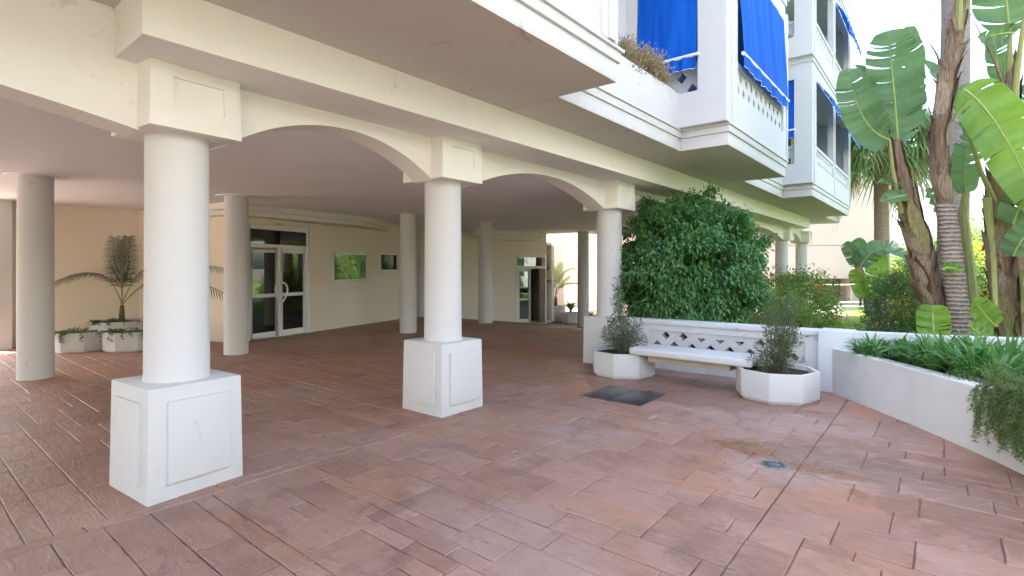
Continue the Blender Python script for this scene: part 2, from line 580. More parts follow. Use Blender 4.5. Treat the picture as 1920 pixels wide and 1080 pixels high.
M_blue_flower = simple('blue_petals', (0.20, 0.24, 0.62), 0.6, var=0.2)
M_dry = leafmat('dry_shrub_leaf', (0.20, 0.165, 0.085), (0.40, 0.32, 0.19), 0.25, 0.8)


def awningmat():
    m, n, out = _mat('blue_awning_canvas')
    g = N(n, 'ShaderNodeTexCoord')
    P = g.outputs['Object']
    mp = N(n, 'ShaderNodeMapping')
    mp.inputs['Scale'].default_value = (6, 6, 0.8)
    n.links.new(P, mp.inputs['Vector'])
    f = noise(n, mp.outputs[0], 1.0, 4, 0.6)
    c = mixc(n, ramp_f(n, f, 0.3, 0.7), (0.004, 0.085, 0.50), (0.008, 0.140, 0.66))
    b = N(n, 'ShaderNodeBsdfPrincipled')
    n.links.new(c, b.inputs['Base Color'])
    b.inputs['Roughness'].default_value = 0.75
    b.inputs['Specular IOR Level'].default_value = 0.15
    n.links.new(bump(n, noise(n, P, 260, 2, 0.5), 0.12, 0.004), b.inputs['Normal'])
    t = N(n, 'ShaderNodeBsdfTranslucent')
    t.inputs['Color'].default_value = (0.01, 0.18, 0.8, 1)
    mx = N(n, 'ShaderNodeMixShader')
    mx.inputs[0].default_value = 0.2
    n.links.new(b.outputs[0], mx.inputs[1])
    n.links.new(t.outputs[0], mx.inputs[2])
    n.links.new(mx.outputs[0], out.inputs[0])
    return m


M_awning = awningmat()


def grassmat(name, c0, c1):
    m, n, out = _mat(name)
    g = N(n, 'ShaderNodeNewGeometry')
    P = g.outputs['Position']
    f = noise(n, P, 1.6, 7, 0.7)
    f2 = noise(n, P, 40, 3, 0.7)
    c = mixc(n, ramp_f(n, f, 0.3, 0.7), c0, c1)
    c = mixc(n, mth(n, 'MULTIPLY', ramp_f(n, f2, 0.4, 0.8), 0.4), c, tuple(a * 1.5 for a in c1))
    b = N(n, 'ShaderNodeBsdfPrincipled')
    n.links.new(c, b.inputs['Base Color'])
    b.inputs['Roughness'].default_value = 0.9
    n.links.new(bump(n, f2, 0.8, 0.05), b.inputs['Normal'])
    n.links.new(b.outputs[0], out.inputs[0])
    return m


M_grass = grassmat('mown_lawn', (0.085, 0.155, 0.025), (0.160, 0.240, 0.040))
M_earth = grassmat('garden_earth', (0.10, 0.085, 0.055), (0.16, 0.145, 0.08))

# ------------------------------------------------------------------ ground, lawn, paving
g = MB()
g.add([(-900, -900, -0.80), (900, -900, -0.80), (900, 900, -0.80), (-900, 900, -0.80)], [(0, 1, 2, 3)])
tag(build('ground', g, M_earth, origin=(0, 0, -0.8)), None, None, kind='structure')


def garden_z(u, w):
    t = min(1.0, max(0.0, (u - 4.4) / 7.0))
    return 0.10 - 0.70 * t * t * (3 - 2 * t)


lw = MB()
us = [4.15, 5, 6, 7, 8, 9, 10, 11, 12, 14, 18, 24, 34, 60]
ws = [0.10, 1, 2.4, 4, 6, 9, 14, 25, 60]
for u in us:
    for w in ws:
        lw.v.append(tuple(F(u, w, garden_z(u, w))))
nw = len(ws)
for i in range(len(us) - 1):
    for j in range(nw - 1):
        lw.f.append((i * nw + j, i * nw + j + 1, (i + 1) * nw + j + 1, (i + 1) * nw + j))
lawn = tag(build('lawn', lw, M_grass, origin=F(12, 3, -0.6), smooth=True), None, None, kind='structure')

# grass blades over the part of the lawn that shows
n_bl = 16000
uu = rng.uniform(8.5, 22, n_bl)
wwv = rng.uniform(0.3, 7.0, n_bl)
GV, GF = [], []
for i in range(n_bl):
    p = F(uu[i], wwv[i], garden_z(uu[i], wwv[i]))
    a = rng.uniform(0, 2 * PI)
    hgt = rng.uniform(0.04, 0.10)
    dx, dy = math.cos(a) * 0.012, math.sin(a) * 0.012
    lx, ly = rng.normal(0, 0.025, 2)
    k = len(GV)
    GV += [(p.x - dx, p.y - dy, p.z), (p.x + dx, p.y + dy, p.z), (p.x + lx, p.y + ly, p.z + hgt)]
    GF.append((k, k + 1, k + 2))
gm = MB()
gm.v, gm.f = GV, GF
M_blade = leafmat('grass_blade', (0.085, 0.170, 0.025), (0.190, 0.290, 0.045), 0.35, 0.5)
tag(build('grass', gm, M_blade, origin=F(14, 3, -0.6)), 'short green lawn grass behind the white garden wall', 'grass', kind='stuff')

# paving: slab with recessed joints, stones stand 7 mm above it
pv = MB()
ub = [-18, -10, -5, 0, 4.2, 7.7, 8.95, 10.2, 11.45, 12.7, 20, 45]
wb = [-11, -8, -4, 0.06]
for i in range(len(ub) - 1):
    for j in range(len(wb) - 1):
        q = [(ub[i], wb[j]), (ub[i], wb[j + 1]), (ub[i + 1], wb[j + 1]), (ub[i + 1], wb[j])]
        pv.add([F(u, w, floor_z(u, w) - 0.008) for u, w in q], [(3, 2, 1, 0)])
wo_ = [0.06, 4, 8, 14]
uo_ = [-18, -10, -5, 0, 4.25]
for i in range(len(uo_) - 1):
    for j in range(len(wo_) - 1):
        q = [(uo_[i], wo_[j]), (uo_[i], wo_[j + 1]), (uo_[i + 1], wo_[j + 1]), (uo_[i + 1], wo_[j])]
        pv.add([F(u, w, -0.008) for u, w in q], [(3, 2, 1, 0)])
paving = tag(build('paving', pv, M_joint, origin=F(0, 0, -0.008)), None, None, kind='structure')


def ashlar(u0, u1, w0, w1, mod):
    """random ashlar rectangles filling a zone"""
    nu, nw_ = int(round((u1 - u0) / mod)), int(round((w1 - w0) / mod))
    mu, mw = (u1 - u0) / nu, (w1 - w0) / nw_
    occ = np.zeros((nu, nw_), bool)
    sizes = [(2, 3), (2, 4), (3, 4), (3, 3), (2, 2), (3, 5), (2, 5), (3, 2), (4, 3), (1, 2)]
    wts = [5, 5, 5, 3, 2, 3, 3, 2, 2, 0.6]
    res = []
    for j in range(nw_):
        for i in range(nu):
            if occ[i, j]:
                continue
            for _ in range(14):
                a, b = random.choices(sizes, wts)[0]
                if i + a <= nu and j + b <= nw_ and not occ[i:i + a, j:j + b].any():
                    break
            else:
                a = b = 1
                while j + b < nw_ and b < 3 and not occ[i, j + b]:
                    b += 1
                if i + 1 < nu and not occ[i + 1, j:j + b].any():
                    a = 2
            occ[i:i + a, j:j + b] = True
            res.append((u0 + i * mu, u0 + (i + a) * mu, w0 + j * mw, w0 + (j + b) * mw))
    return res


stones = []
stones += ashlar(-6.2, -2.362, 0.16, 5.0, 0.125)
stones += ashlar(-2.36, 4.08, 0.16, 3.266, 0.125)
stones += ashlar(-2.36, 4.08, 3.269, 5.2, 0.125)
stones += ashlar(-6.2, 4.0, -4.8, 0.05, 0.130)
stones += ashlar(4.0, 9.0, -4.8, 0.05, 0.140)
stones += ashlar(-6.2, 8.5, -10.2, -4.8, 0.150)
u = -6.2
while u < 4.0:                      # the pale edging course in front of the columns
    l = random.uniform(0.7, 1.5)
    stones.append((u, min(u + l, 4.02), 0.052, 0.158))
    u += l


def stone_mesh(a, b, c, d):
    gap = random.uniform(0.0012, 0.0042)
    dz = random.uniform(-0.0025, 0.0012)
    bev = 0.0045
    def ring(ins, z, jit):
        pts = []
        for (p, q) in (((a + ins, c + ins), (a + ins, d - ins)), ((a + ins, d - ins), (b - ins, d - ins)),
                       ((b - ins, d - ins), (b - ins, c + ins)), ((b - ins, c + ins), (a + ins, c + ins))):
            for k in range(3):
                t = k / 3
                pts.append((p[0] + (q[0] - p[0]) * t + random.uniform(-jit, jit), p[1] + (q[1] - p[1]) * t + random.uniform(-jit, jit), z))
        return pts
    base = ring(gap, -0.0085, 0)
    j = [(random.uniform(-.004, .004), random.uniform(-.004, .004)) for _ in range(12)]
    mid = [(p[0] + q[0], p[1] + q[1], -0.003 + dz) for p, q in zip(ring(gap + .0015, 0, 0), j)]
    top = [(p[0] + q[0], p[1] + q[1], dz) for p, q in zip(ring(gap + .0015 + bev, 0, 0.001), j)]
    vs, fs = [], []
    for (u_, w_, z_) in base + mid + top:
        vs.append(F(u_, w_, floor_z(u_, w_) + z_))
    for lvl in (0, 12):
        for k in range(12):
            k2 = (k + 1) % 12
            fs.append((lvl + k, lvl + 12 + k, lvl + 12 + k2, lvl + k2))
    fs.append(tuple(range(35, 23, -1)))
    return vs, fs


def px_area(a, b, c, d):
    pts = []
    for u_, w_ in ((a, c), (a, d), (b, d), (b, c)):
        p = F(u_, w_, 0)
        if p.y < 0.8:
            return 0
        x, y = 960 + 990 * p.x / p.y, 502 + 990 * 1.6 / p.y
        pts.append((x, y))
    mx, my = sum(p[0] for p in pts) / 4, sum(p[1] for p in pts) / 4
    if not (-10 < mx < 1930 and my < 1085):
        return 0
    return abs(sum(pts[i][0] * pts[(i + 1) % 4][1] - pts[(i + 1) % 4][0] * pts[i][1] for i in range(4))) / 2


def covered(a, b, c, d):
    cu, cw = (a + b) / 2, (c + d) / 2
    for pc, pw in ((-2.42, -0.31), (0.30, -0.32), (4.10, -0.22)):
        if abs(cu - pc) + (b - a) / 2 < 0.32 and abs(cw - pw) + (d - c) / 2 < 0.32:
            return True
    if cw > 3.0 and cu > 3.85 - (cw - 3.0) * 1.27 + 0.55:
        return True
    return False


stones = [s for s in stones if not covered(*s)]
stones.sort(key=lambda s: -px_area(*s))


def add_rnd(o, vals):
    at_ = o.data.attributes.new('rnd', 'FLOAT', 'FACE')
    at_.data.foreach_set('value', vals)


rest = MB()
rest_r = []
for i, s in enumerate(stones):
    vs, fs = stone_mesh(*s)
    r_ = random.random()
    if i < 290 and px_area(*s) > 0:
        mb = MB()
        mb.add(vs, fs)
        o = build('paving_stone', mb, M_paving, paving)
        add_rnd(o, [r_] * len(o.data.polygons))
    else:
        rest.add(vs, fs)
        rest_r += [r_] * len(fs)
o = build('paving_stones', rest, M_paving, paving)
o['kind'] = 'stuff'
add_rnd(o, rest_r)

# ------------------------------------------------------------------ the apartment building
bld = empty('apartment_building', F(0, -3, 0))
tag(bld, 'white apartment building with arcade, arches and blue balcony awnings', 'building')
ZC, ZS, ZF, ZCEIL = 2.57, 3.016, 3.35, 2.93
FC = [(-2.42, -0.31), (0.30, -0.30), (4.10, -0.24), (7.40, -0.26), (10.55, -0.27), (16.60, -0.28), (19.50, -0.20)]
ROT = {0: R(-5.0)}


def rotbox(cu, cw, a0, b0, z0, a1, b1, z1, rot):
    c, s = math.cos(rot), math.sin(rot)
    def p(x, y, z):
        return F(cu + x * c - y * s, cw + x * s + y * c, z)
    return [p(-a0, -b0, z0), p(-a0, b0, z0), p(a0, b0, z0), p(a0, -b0, z0),
            p(-a1, -b1, z1), p(-a1, b1, z1), p(a1, b1, z1), p(a1, -b1, z1)]


def quadface(p00, p10, p11, p01, s, t):
    a = p00.lerp(p10, s)
    b = p01.lerp(p11, s)
    return a.lerp(b, t)


def capital(cu, cw, rot):
    m = MB()
    H = rotbox(cu, cw, 0.315, 0.33, ZC, 0.305, 0.32, ZS + 0.004, rot)
    m.add(H, [(3, 2, 1, 0), (4, 5, 6, 7), (3, 0, 4, 7)])
    # faces w+, u+, u- carry a sunk panel
    for q, rect in (((1, 2, 6, 5), (0.24, 0.80, 0.34, 0.80)), ((2, 3, 7, 6), (0.24, 0.80, 0.34, 0.80)), ((0, 1, 5, 4), None)):
        c = [H[i] for i in q]
        if rect is None:
            m.add(c, [(0, 1, 2, 3)])
            continue
        nn = (c[1] - c[0]).cross(c[3] - c[0]).normalized()
        s0, s1, t0, t1 = rect
        inn = [quadface(*c, s, t) for s, t in ((s0, t0), (s1, t0), (s1, t1), (s0, t1))]
        dep = [p - nn * 0.022 for p in inn]
        vs = c + inn + dep
        fs = []
        for k in range(4):
            k2 = (k + 1) % 4
            fs.append((k, k2, 4 + k2, 4 + k))
            fs.append((4 + k, 4 + k2, 8 + k2, 8 + k))
        fs.append((8, 9, 10, 11))
        m.add(vs, fs)
    return m


for i, (cu, cw) in enumerate(FC):
    rot = ROT.get(i, 0.0)
    zb = floor_z(cu, cw)
    m = MB()
    m.hexa(rotbox(cu, cw, 0.327, 0.327, zb - 0.02, 0.316, 0.316, zb + 0.775, rot))
    ped = build('pedestal', m, M_white, bld, bevel=0.012)
    H = rotbox(cu, cw, 0.327, 0.327, zb, 0.316, 0.316, zb + 0.775, rot)
    for q in ((1, 2, 6, 5), (2, 3, 7, 6), (0, 1, 5, 4), (3, 0, 4, 7)):
        c = [H[k] for k in q]
        nn = (c[1] - c[0]).cross(c[3] - c[0]).normalized()
        m = MB()
        pp = [quadface(*c, s, t) for s, t in ((0.18, 0.14), (0.84, 0.14), (0.84, 0.87), (0.18, 0.87))]
        m.extrude([p - nn * 0.01 for p in pp], nn * 0.034)
        build('panel', m, M_white, ped, bevel=0.007)
    m = MB()
    m.lathe(F(cu, cw, 0), [(0.222, zb + 0.76), (0.222, zb + 0.78), (0.215, zb + 0.80), (0.209, 1.6), (0.207, ZC + 0.02)], 40)
    build('column_shaft', m, M_white, bld, smooth=True, angle=30)
    build('capital', capital(cu, cw, rot), M_cream, bld, bevel=0.006)

# inner round columns
for cu, cw in ((-2.35, -6.05), (0.46, -6.05), (4.60, -6.12), (7.50, -6.16), (12.61, -6.0), (14.6, -6.2)):
    zb = floor_z(cu, cw)
    m = MB()
    m.lathe(F(cu, cw, 0), [(0.210, zb - 0.02), (0.208, zb + 0.3), (0.203, ZCEIL + 0.01)], 36)
    build('inner_column', m, M_white, bld, smooth=True, angle=30)
    m = MB()
    m.lathe(F(cu, cw, 0), [(0.34, ZCEIL - 0.012), (0.345, ZCEIL + 0.005)], 36)
    build('column_collar', m, M_ceiling, bld, smooth=True, angle=30)

# arches between the columns
def arch(ua, ub_, rise, ztop, w0=-0.16, w1=-0.46, seg=26):
    pts = []
    half = (ub_ - ua) / 2
    rad = (half * half + rise * rise) / (2 * rise)
    for k in range(seg + 1):
        x = -half + 2 * half * k / seg
        z = ZC - 0.012 + math.sqrt(max(0, rad * rad - x * x)) - (rad - rise)
        pts.append(F(ua + half + x, w0, z))
    pts.append(F(ub_, w0, ztop))
    pts.append(F(ua, w0, ztop))
    m = MB()
    d = F(0, w1) - F(0, w0)
    m.extrude(pts, d)
    return m


edges = [-8.2] + [c[0] for c in FC]
for k in range(len(edges) - 1):
    ua, ub_ = edges[k], edges[k + 1]
    span = ub_ - ua - 0.62
    rise = 0.34 if span < 3.6 else 0.28
    if k == 0:
        rise = 0.28
    build('arch', arch(ua + 0.29, ub_ - 0.29, rise, ZF - 0.005), M_cream, bld, smooth=True, angle=25)
m = MB()
for ua in edges[1:]:
    m.box(ua - 0.295, ua + 0.295, -0.462, -0.162, ZC + 0.01, ZF - 0.006)
build('arch_spandrels', m, M_cream, bld)
m = MB()
m.box(-2.85, 17.6, -0.20, 0.42, ZS, ZF + 0.003)
build('fascia', m, M_cream, bld, bevel=0.008)

# ceiling of the arcade
m = MB()
m.box(-17, -2.5, -11.35, -0.40, ZCEIL, ZF - 0.01)
m.box(-2.5, 10.5, -13.5, -0.40, ZCEIL, ZF - 0.01)
m.box(10.5, 13.2, -10.3, -0.40, ZCEIL, ZF - 0.01)
m.box(13.2, 20.4, -6.6, -0.40, ZCEIL, ZF - 0.01)
build('ceiling', m, M_ceiling, bld)
m = MB()
m.box(-17, -2.5, -11.35, 0.30, ZF + 0.004, 15.6)
m.box(-2.5, 10.5, -13.5, 0.30, ZF + 0.004, 15.6)
m.box(10.5, 20.4, -6.6, 0.30, ZF + 0.004, 15.6)  # unseen back of storeys and ceiling shaped to steer the sun inside
build('upper_storeys', m, M_white, bld)
m = MB()
m.box(15.4, 16.3, -10.2, -9.3, -0.6, ZCEIL + 0.3)
build('pier', m, M_peach, bld)  # peach colour puts the warm far-end glow onto this pier
m = MB()
m.box(-17.2, -2.3, -11.15, 0.7, 15.6, 16.0)
m.box(-2.3, 10.7, -13.7, 0.7, 15.6, 16.0)
m.box(10.7, 20.6, -6.8, 0.7, 15.6, 16.0)
build('roof_cornice', m, M_white, bld)


# ---- walls with openings
def wallseg(m, a, b, z0, z1, th, openings=(), z_b0=None, z_b1=None):
    """a,b in facade coordinates; thickness goes to the left of a->b (negative = right)"""
    A, B = F(*a), F(*b)
    ex = (B - A)
    L = ex.length
    ex.normalize()
    ey = Vector((-ex.y, ex.x, 0)) * th
    def bx(s0, s1, za, zb_):
        if s1 - s0 < 1e-4 or zb_ - za < 1e-4:
            return
        o = A + ex * s0
        p = [o, o + ex * (s1 - s0), o + ex * (s1 - s0) + ey, o + ey]
        if th < 0:
            p = [p[0], p[3], p[2], p[1]]
        m.hexa([Vector((q.x, q.y, za)) for q in p] + [Vector((q.x, q.y, zb_)) for q in p])
    s = 0.0
    for (s0, s1, oz0, oz1) in sorted(openings):
        bx(s, s0, z0, z1)
        bx(s0, s1, z0, oz0)
        bx(s0, s1, oz1, z1)
        s = s1
    bx(s, L, z0, z1)
    return A, ex, ey.normalized(), L


def hit(px, a, b):
    """distance along wall a-b (facade coordinates) where the photo column px meets it, and its depth"""
    A, B = F(*a), F(*b)
    k = (px - 960) / 990
    dx, dy = B.x - A.x, B.y - A.y
    t = (k * A.y - A.x) / (dx - k * dy)
    return t * (B - A).length, A.y + t * dy


WALL = [(-2.1, -10.4), (0.1, -10.35), (1.1, -7.45), (6.56, -9.0), (7.67, -9.17), (9.64, -9.28), (10.8, -8.8), (12.81, -7.77), (14.6, -9.6)]
W1a, W1b = WALL[2], WALL[3]
s_dl, _ = hit(463, W1a, W1b)
s_dr, _ = hit(581, W1a, W1b)
s_w2, d_w2 = hit(712, W1a, W1b)
s_w2b, _ = hit(757, W1a, W1b)
W2a, W2b = WALL[6], WALL[7]
s2l, d2l = hit(967, W2a, W2b)
s2r, d2r = hit(1024, W2a, W2b)
W3a, W3b = WALL[4], WALL[5]
s3l, d3l = hit(850, W3a, W3b)
s3r, d3r = hit(882, W3a, W3b)
DZ2 = -0.50
OPEN = {2: [(s_dl, s_dr, 0.0, 2.56), (s_w2, s_w2b, 1.50, 2.03)],
        4: [(s3l, s3r, 0.85, 1.55)],
        6: [(s2l, s2r, DZ2, 2.08)]}
WF = {}
for i in range(len(WALL) - 1):
    m = MB()
    WF[i] = wallseg(m, WALL[i], WALL[i + 1], -0.9, ZCEIL + 0.02, 0.28, OPEN.get(i, ()))
    wl = build('arcade_wall', m, M_beige, bld)
    # plinth coat below the groove line, a few millimetres proud
    m = MB()
    wz = 0.92 if i < 4 else 0.5
    ops = [(a - 0.02, b + 0.02, -0.9, wz) for a, b, z0, z1 in OPEN.get(i, ()) if z0 < wz - 0.1]
    A, ex, ey, L = WF[i]
    s = 0.003
    for a, b, _, _ in sorted(ops) + [(L - 0.003, L, 0, 0)]:
        if a - s > 0.02:
            o0 = A + ex * s - ey * 0.006
            m = MB()
            m.obox(Vector((o0.x, o0.y, -0.9)), ex * (a - s), ey * 0.05, (0, 0, 0.9 + wz))
            build('plinth_coat', m, M_beige, wl)
        s = b
# pilasters at the far left and in the middle of the wall
m = MB()
m.box(-2.42, -2.1, -10.75, -10.0, -0.05, ZCEIL + 0.01)
build('pilaster', m, M_white, bld)
m = MB()
m.box(7.45, 7.95, -9.35, -8.95, -0.4, ZCEIL + 0.01)
build('pilaster', m, M_white, bld)


def wall_pt(fr, s, out, z):
    A, ex, ey, L = fr
    p = A + ex * s - ey * out
    return Vector((p.x, p.y, z))


def bar(m, fr, s0, s1, z0, z1, o0, o1):
    A, ex, ey, L = fr
    p = A + ex * s0 - ey * o1
    m.obox(Vector((p.x, p.y, z0)), ex * (s1 - s0), ey * (o1 - o0), (0, 0, z1 - z0))


# canopy box over the main door, two steps
can_f = [(0.75, -7.02), (4.45, -7.52), (6.2, -8.85), (0.2, -10.2), (0.05, -9.6)]
for nm, shrink, z0, z1 in (('canopy_step', 0.0, 2.80, ZCEIL + 0.004), ('canopy_step', 0.16, 2.70, 2.802)):
    cu = sum(p[0] for p in can_f) / 5
    cw = sum(p[1] for p in can_f) / 5
    pts = []
    for (a, b) in can_f:
        d = math.hypot(a - cu, b - cw)
        k = 1 - shrink / d
        p = F(cu + (a - cu) * k, cw + (b - cw) * k)
        pts.append((p.x, p.y))
    if sum((pts[i][0] * pts[(i + 1) % 5][1] - pts[(i + 1) % 5][0] * pts[i][1]) for i in range(5)) < 0:
        pts.reverse()
    m = MB()
    m.prism(pts, z0, z1)
    build(nm, m, M_cream, bld, bevel=0.006)
# second canopy by the far door
m = MB()
fr = WF[6]
bar(m, fr, -0.6, 1.5, 2.62, 2.72, -0.05, 0.55)
build('canopy_step', m, M_cream, bld)
m = MB()
bar(m, fr, -0.9, 1.7, 2.72, ZCEIL + 0.003, -0.05, 0.75)
build('canopy_step', m, M_cream, bld)


def room(name, fr, s0, s1, depth, z0, z1):
    m = MB()
    A, ex, ey, L = fr
    t = 0.1
    p = A + ex * s0 + ey * 0.285
    P0 = Vector((p.x, p.y, z0))
    W_ = s1 - s0
    m.obox(P0 + ey * depth, ex * W_, ey * t, (0, 0, z1 - z0))
    m.obox(P0 - ex * t, ex * t, ey * (depth + t), (0, 0, z1 - z0))
    m.obox(P0 + ex * W_, ex * t, ey * (depth + t), (0, 0, z1 - z0))
    m.obox(P0 - Vector((0, 0, t)), ex * W_, ey * depth, (0, 0, t))
    m.obox(P0 + Vector((0, 0, z1 - z0)), ex * W_, ey * depth, (0, 0, t))
    return build(name, m, M_room, bld)


room('lobby', WF[2], s_dl - 0.12, s_dr + 1.3, 3.2, -0.012, 2.75)
room('lobby', WF[6], s2l - 0.5, s2r + 0.4, 2.6, DZ2 - 0.012, 2.5)
room('window_room', WF[2], s_w2 - 0.1, s_w2b + 0.3, 1.2, 1.2, 2.3)
room('window_room', WF[4], s3l - 0.1, s3r + 0.1, 1.0, 0.6, 1.8)


def leaf_door(root, fr, s0, s1, z0, z1, mid, o0=0.02, o1=0.065, fw=0.095):
    m = MB()
    bar(m, fr, s0, s0 + fw, z0, z1, o0 - 0.1, o1 - 0.1)
    bar(m, fr, s1 - fw, s1, z0, z1, o0 - 0.1, o1 - 0.1)
    bar(m, fr, s0 + fw, s1 - fw, z0, z0 + 0.13, o0 - 0.1, o1 - 0.1)
    bar(m, fr, s0 + fw, s1 - fw, z1 - 0.10, z1, o0 - 0.1, o1 - 0.1)
    bar(m, fr, s0 + fw, s1 - fw, mid, mid + 0.08, o0 - 0.1, o1 - 0.1)
    build('door_leaf', m, M_alu, root, bevel=0.004)
    for za, zb_ in ((z0 + 0.13, mid), (mid + 0.08, z1 - 0.10)):
        m = MB()
        bar(m, fr, s0 + fw, s1 - fw, za, zb_, (o0 + o1) / 2 - 0.104, (o0 + o1) / 2 - 0.098)
        build('pane', m, M_glass, root)


# main door
fr = WF[2]
m = MB()
fw = 0.075
bar(m, fr, s_dl, s_dl + fw, 0, 2.555, -0.12, 0.02)
bar(m, fr, s_dr - fw, s_dr, 0, 2.555, -0.12, 0.02)
bar(m, fr, s_dl + fw, s_dr - fw, 2.46, 2.555, -0.12, 0.02)
bar(m, fr, s_dl + fw, s_dr - fw, 2.05, 2.13, -0.12, 0.012)
door1 = build('entrance_door', m, M_alu, bld, bevel=0.004)
sm = (s_dl + s_dr) / 2
leaf_door(door1, fr, s_dl + fw + 0.004, sm - 0.003, 0.012, 2.046, 0.93)
leaf_door(door1, fr, sm + 0.003, s_dr - fw - 0.004, 0.012, 2.046, 0.93)
m = MB()
bar(m, fr, s_dl + fw, s_dr - fw, 2.13, 2.46, -0.055, -0.049)
build('pane', m, M_glass, door1)
# curved pull handles, a pair facing each other
for sgn in (-1, 1):
    m = MB()
    path = []
    for k in range(15):
        t = k / 14
        z = 0.80 + 0.46 * t
        off = 0.045 + 0.15 * math.sin(PI * min(1, t * 1.0)) ** 0.55 * (0.45 + 0.75 * t)
        path.append(wall_pt(fr, sm + sgn * off, 0.03 - 0.02 + 0.02 * math.sin(PI * t), z))
    path = [wall_pt(fr, sm + sgn * 0.05, -0.03, 0.80)] + path + [wall_pt(fr, sm + sgn * 0.05, -0.03, 1.26)]
    m.tube(path, 0.020, 10)
    build('handle', m, M_alu, door1, smooth=True)
# yellow lettering sticker over the door: small unreadable characters
M_yellow = simple('yellow_vinyl', (0.62, 0.58, 0.03), 0.5, var=0.1)
m = MB()
s = sm - 0.17
for k in range(6):
    wch = random.uniform(0.03, 0.05)
    bar(m, fr, s, s + 0.012, 2.575, 2.64, 0.002, 0.004)
    bar(m, fr, s + 0.012, s + wch, 2.575 + random.choice((0, 0.025, 0.053)), 2.587 + random.choice((0, 0.025, 0.053)), 0.002, 0.004)
    s += wch + 0.012
build('lettering', m, M_yellow, door1)

# side window beside the notice board
m = MB()
for a, b, za, zb_ in ((s_w2, s_w2 + 0.045, 1.5, 2.03), (s_w2b - 0.045, s_w2b, 1.5, 2.03), (s_w2 + 0.045, s_w2b - 0.045, 1.5, 1.54), (s_w2 + 0.045, s_w2b - 0.045, 1.99, 2.03)):
    bar(m, fr, a, b, za, zb_, -0.12, 0.012)
win = build('window', m, M_alu, bld, bevel=0.003)
m = MB()
bar(m, fr, s_w2 + 0.045, s_w2b - 0.045, 1.54, 1.99, -0.06, -0.055)
build('pane', m, M_glass, win)
m = MB()
bar(m, fr, s_w2 - 0.03, s_w2b + 0.03, 1.452, 1.497, -0.05, 0.06)
build('sill', m, M_cream, win)
# small deep window behind the second column
fr = WF[4]
m = MB()
bar(m, fr, s3l, s3r - 0.2, 0.85, 0.90, -0.2, -0.14)
bar(m, fr, s3l, s3r - 0.2, 1.50, 1.55, -0.2, -0.14)
bar(m, fr, s3r - 0.26, s3r - 0.2, 0.90, 1.50, -0.2, -0.14)
win = build('window', m, M_alu, bld)
m = MB()
bar(m, fr, s3l, s3r - 0.26, 0.90, 1.50, -0.18, -0.174)
build('pane', m, M_glass, win)
m = MB()
bar(m, fr, s3l - 0.05, s3r + 0.05, 0.80, 0.847, -0.04, 0.06)
build('sill', m, M_cream, win)

# far side door, one leaf standing open
fr = WF[6]
m = MB()
bar(m, fr, s2l, s2l + 0.07, DZ2, 2.075, -0.12, 0.02)
bar(m, fr, s2r - 0.07, s2r, DZ2, 2.075, -0.12, 0.02)
bar(m, fr, s2l + 0.07, s2r - 0.07, 2.0, 2.075, -0.12, 0.02)
bar(m, fr, s2l + 0.07, s2r - 0.07, 1.56, 1.66, -0.12, 0.02)
door2 = build('side_door', m, M_alu, bld, bevel=0.004)
sm2 = s2l + 0.50 * (s2r - s2l)
leaf_door(door2, fr, s2l + 0.075, sm2, DZ2 + 0.012, 1.556, 0.36, fw=0.10)
m = MB()
bar(m, fr, s2l + 0.07, s2r - 0.07, 1.66, 2.0, -0.055, -0.049)
build('pane', m, M_glass, door2)
hinge = wall_pt(fr, s2r - 0.08, 0.0, 0)
A, ex, ey, L = fr
ang = R(-62)
ex2 = Vector((-ex.x * math.cos(ang) - (-ex.y) * math.sin(ang), -ex.x * math.sin(ang) + (-ex.y) * math.cos(ang), 0))
if ex2.dot(ey) > 0:
    ang = -ang
    ex2 = Vector((-ex.x * math.cos(ang) - (-ex.y) * math.sin(ang), -ex.x * math.sin(ang) + (-ex.y) * math.cos(ang), 0))
frO = (Vector((hinge.x, hinge.y, 0)), ex2, Vector((-ex2.y, ex2.x, 0)), 1.0)
leaf_door(door2, frO, 0.0, sm2 - s2l - 0.08, DZ2 + 0.012, 1.556, 0.36, fw=0.10)
m = MB()
m.tube([wall_pt(fr, sm2 - 0.05, -0.02, 0.42), wall_pt(fr, sm2 - 0.05, 0.05, 0.42), wall_pt(fr, sm2 - 0.17, 0.05, 0.42)], 0.014, 8)
build('handle', m, M_alu, door2, smooth=True)

# notice board on the wall
fr = WF[2]
n0, dn0 = hit(621, W1a, W1b)
n1, dn1 = hit(684, W1a, W1b)
nb = empty('notice_board', wall_pt(fr, (n0 + n1) / 2, 0.05, 1.24))
tag(nb, 'glazed white framed notice board on the beige wall beside the entrance', 'notice board')
m = MB()
for a, b, za, zb_ in ((n0, n0 + 0.045, 1.24, 2.0), (n1 - 0.045, n1, 1.24, 2.0), (n0 + 0.045, n1 - 0.045, 1.24, 1.285), (n0 + 0.045, n1 - 0.045, 1.955, 2.0)):
    bar(m, fr, a, b, za, zb_, 0.0, 0.07)
build('frame', m, M_alu, nb, bevel=0.004)
m = MB()
bar(m, fr, n0 + 0.045, n1 - 0.045, 1.285, 1.955, 0.004, 0.012)
build('backing', m, simple('pale_board', (0.40, 0.40, 0.36), 0.8), nb)
M_paper = simple('notice_paper', (0.75, 0.74, 0.70), 0.8, var=0.05)
for k, (a, b, c, d) in enumerate(((0.06, 0.27, 1.45, 1.86), (0.33, 0.50, 1.6, 1.84), (0.55, 0.76, 1.48, 1.80), (0.36, 0.52, 1.33, 1.54))):
    m = MB()
    L_ = n1 - n0
    bar(m, fr, n0 + L_ * a, n0 + L_ * b, c, d, 0.013, 0.015)
    build('notice_sheet', m, M_paper, nb)
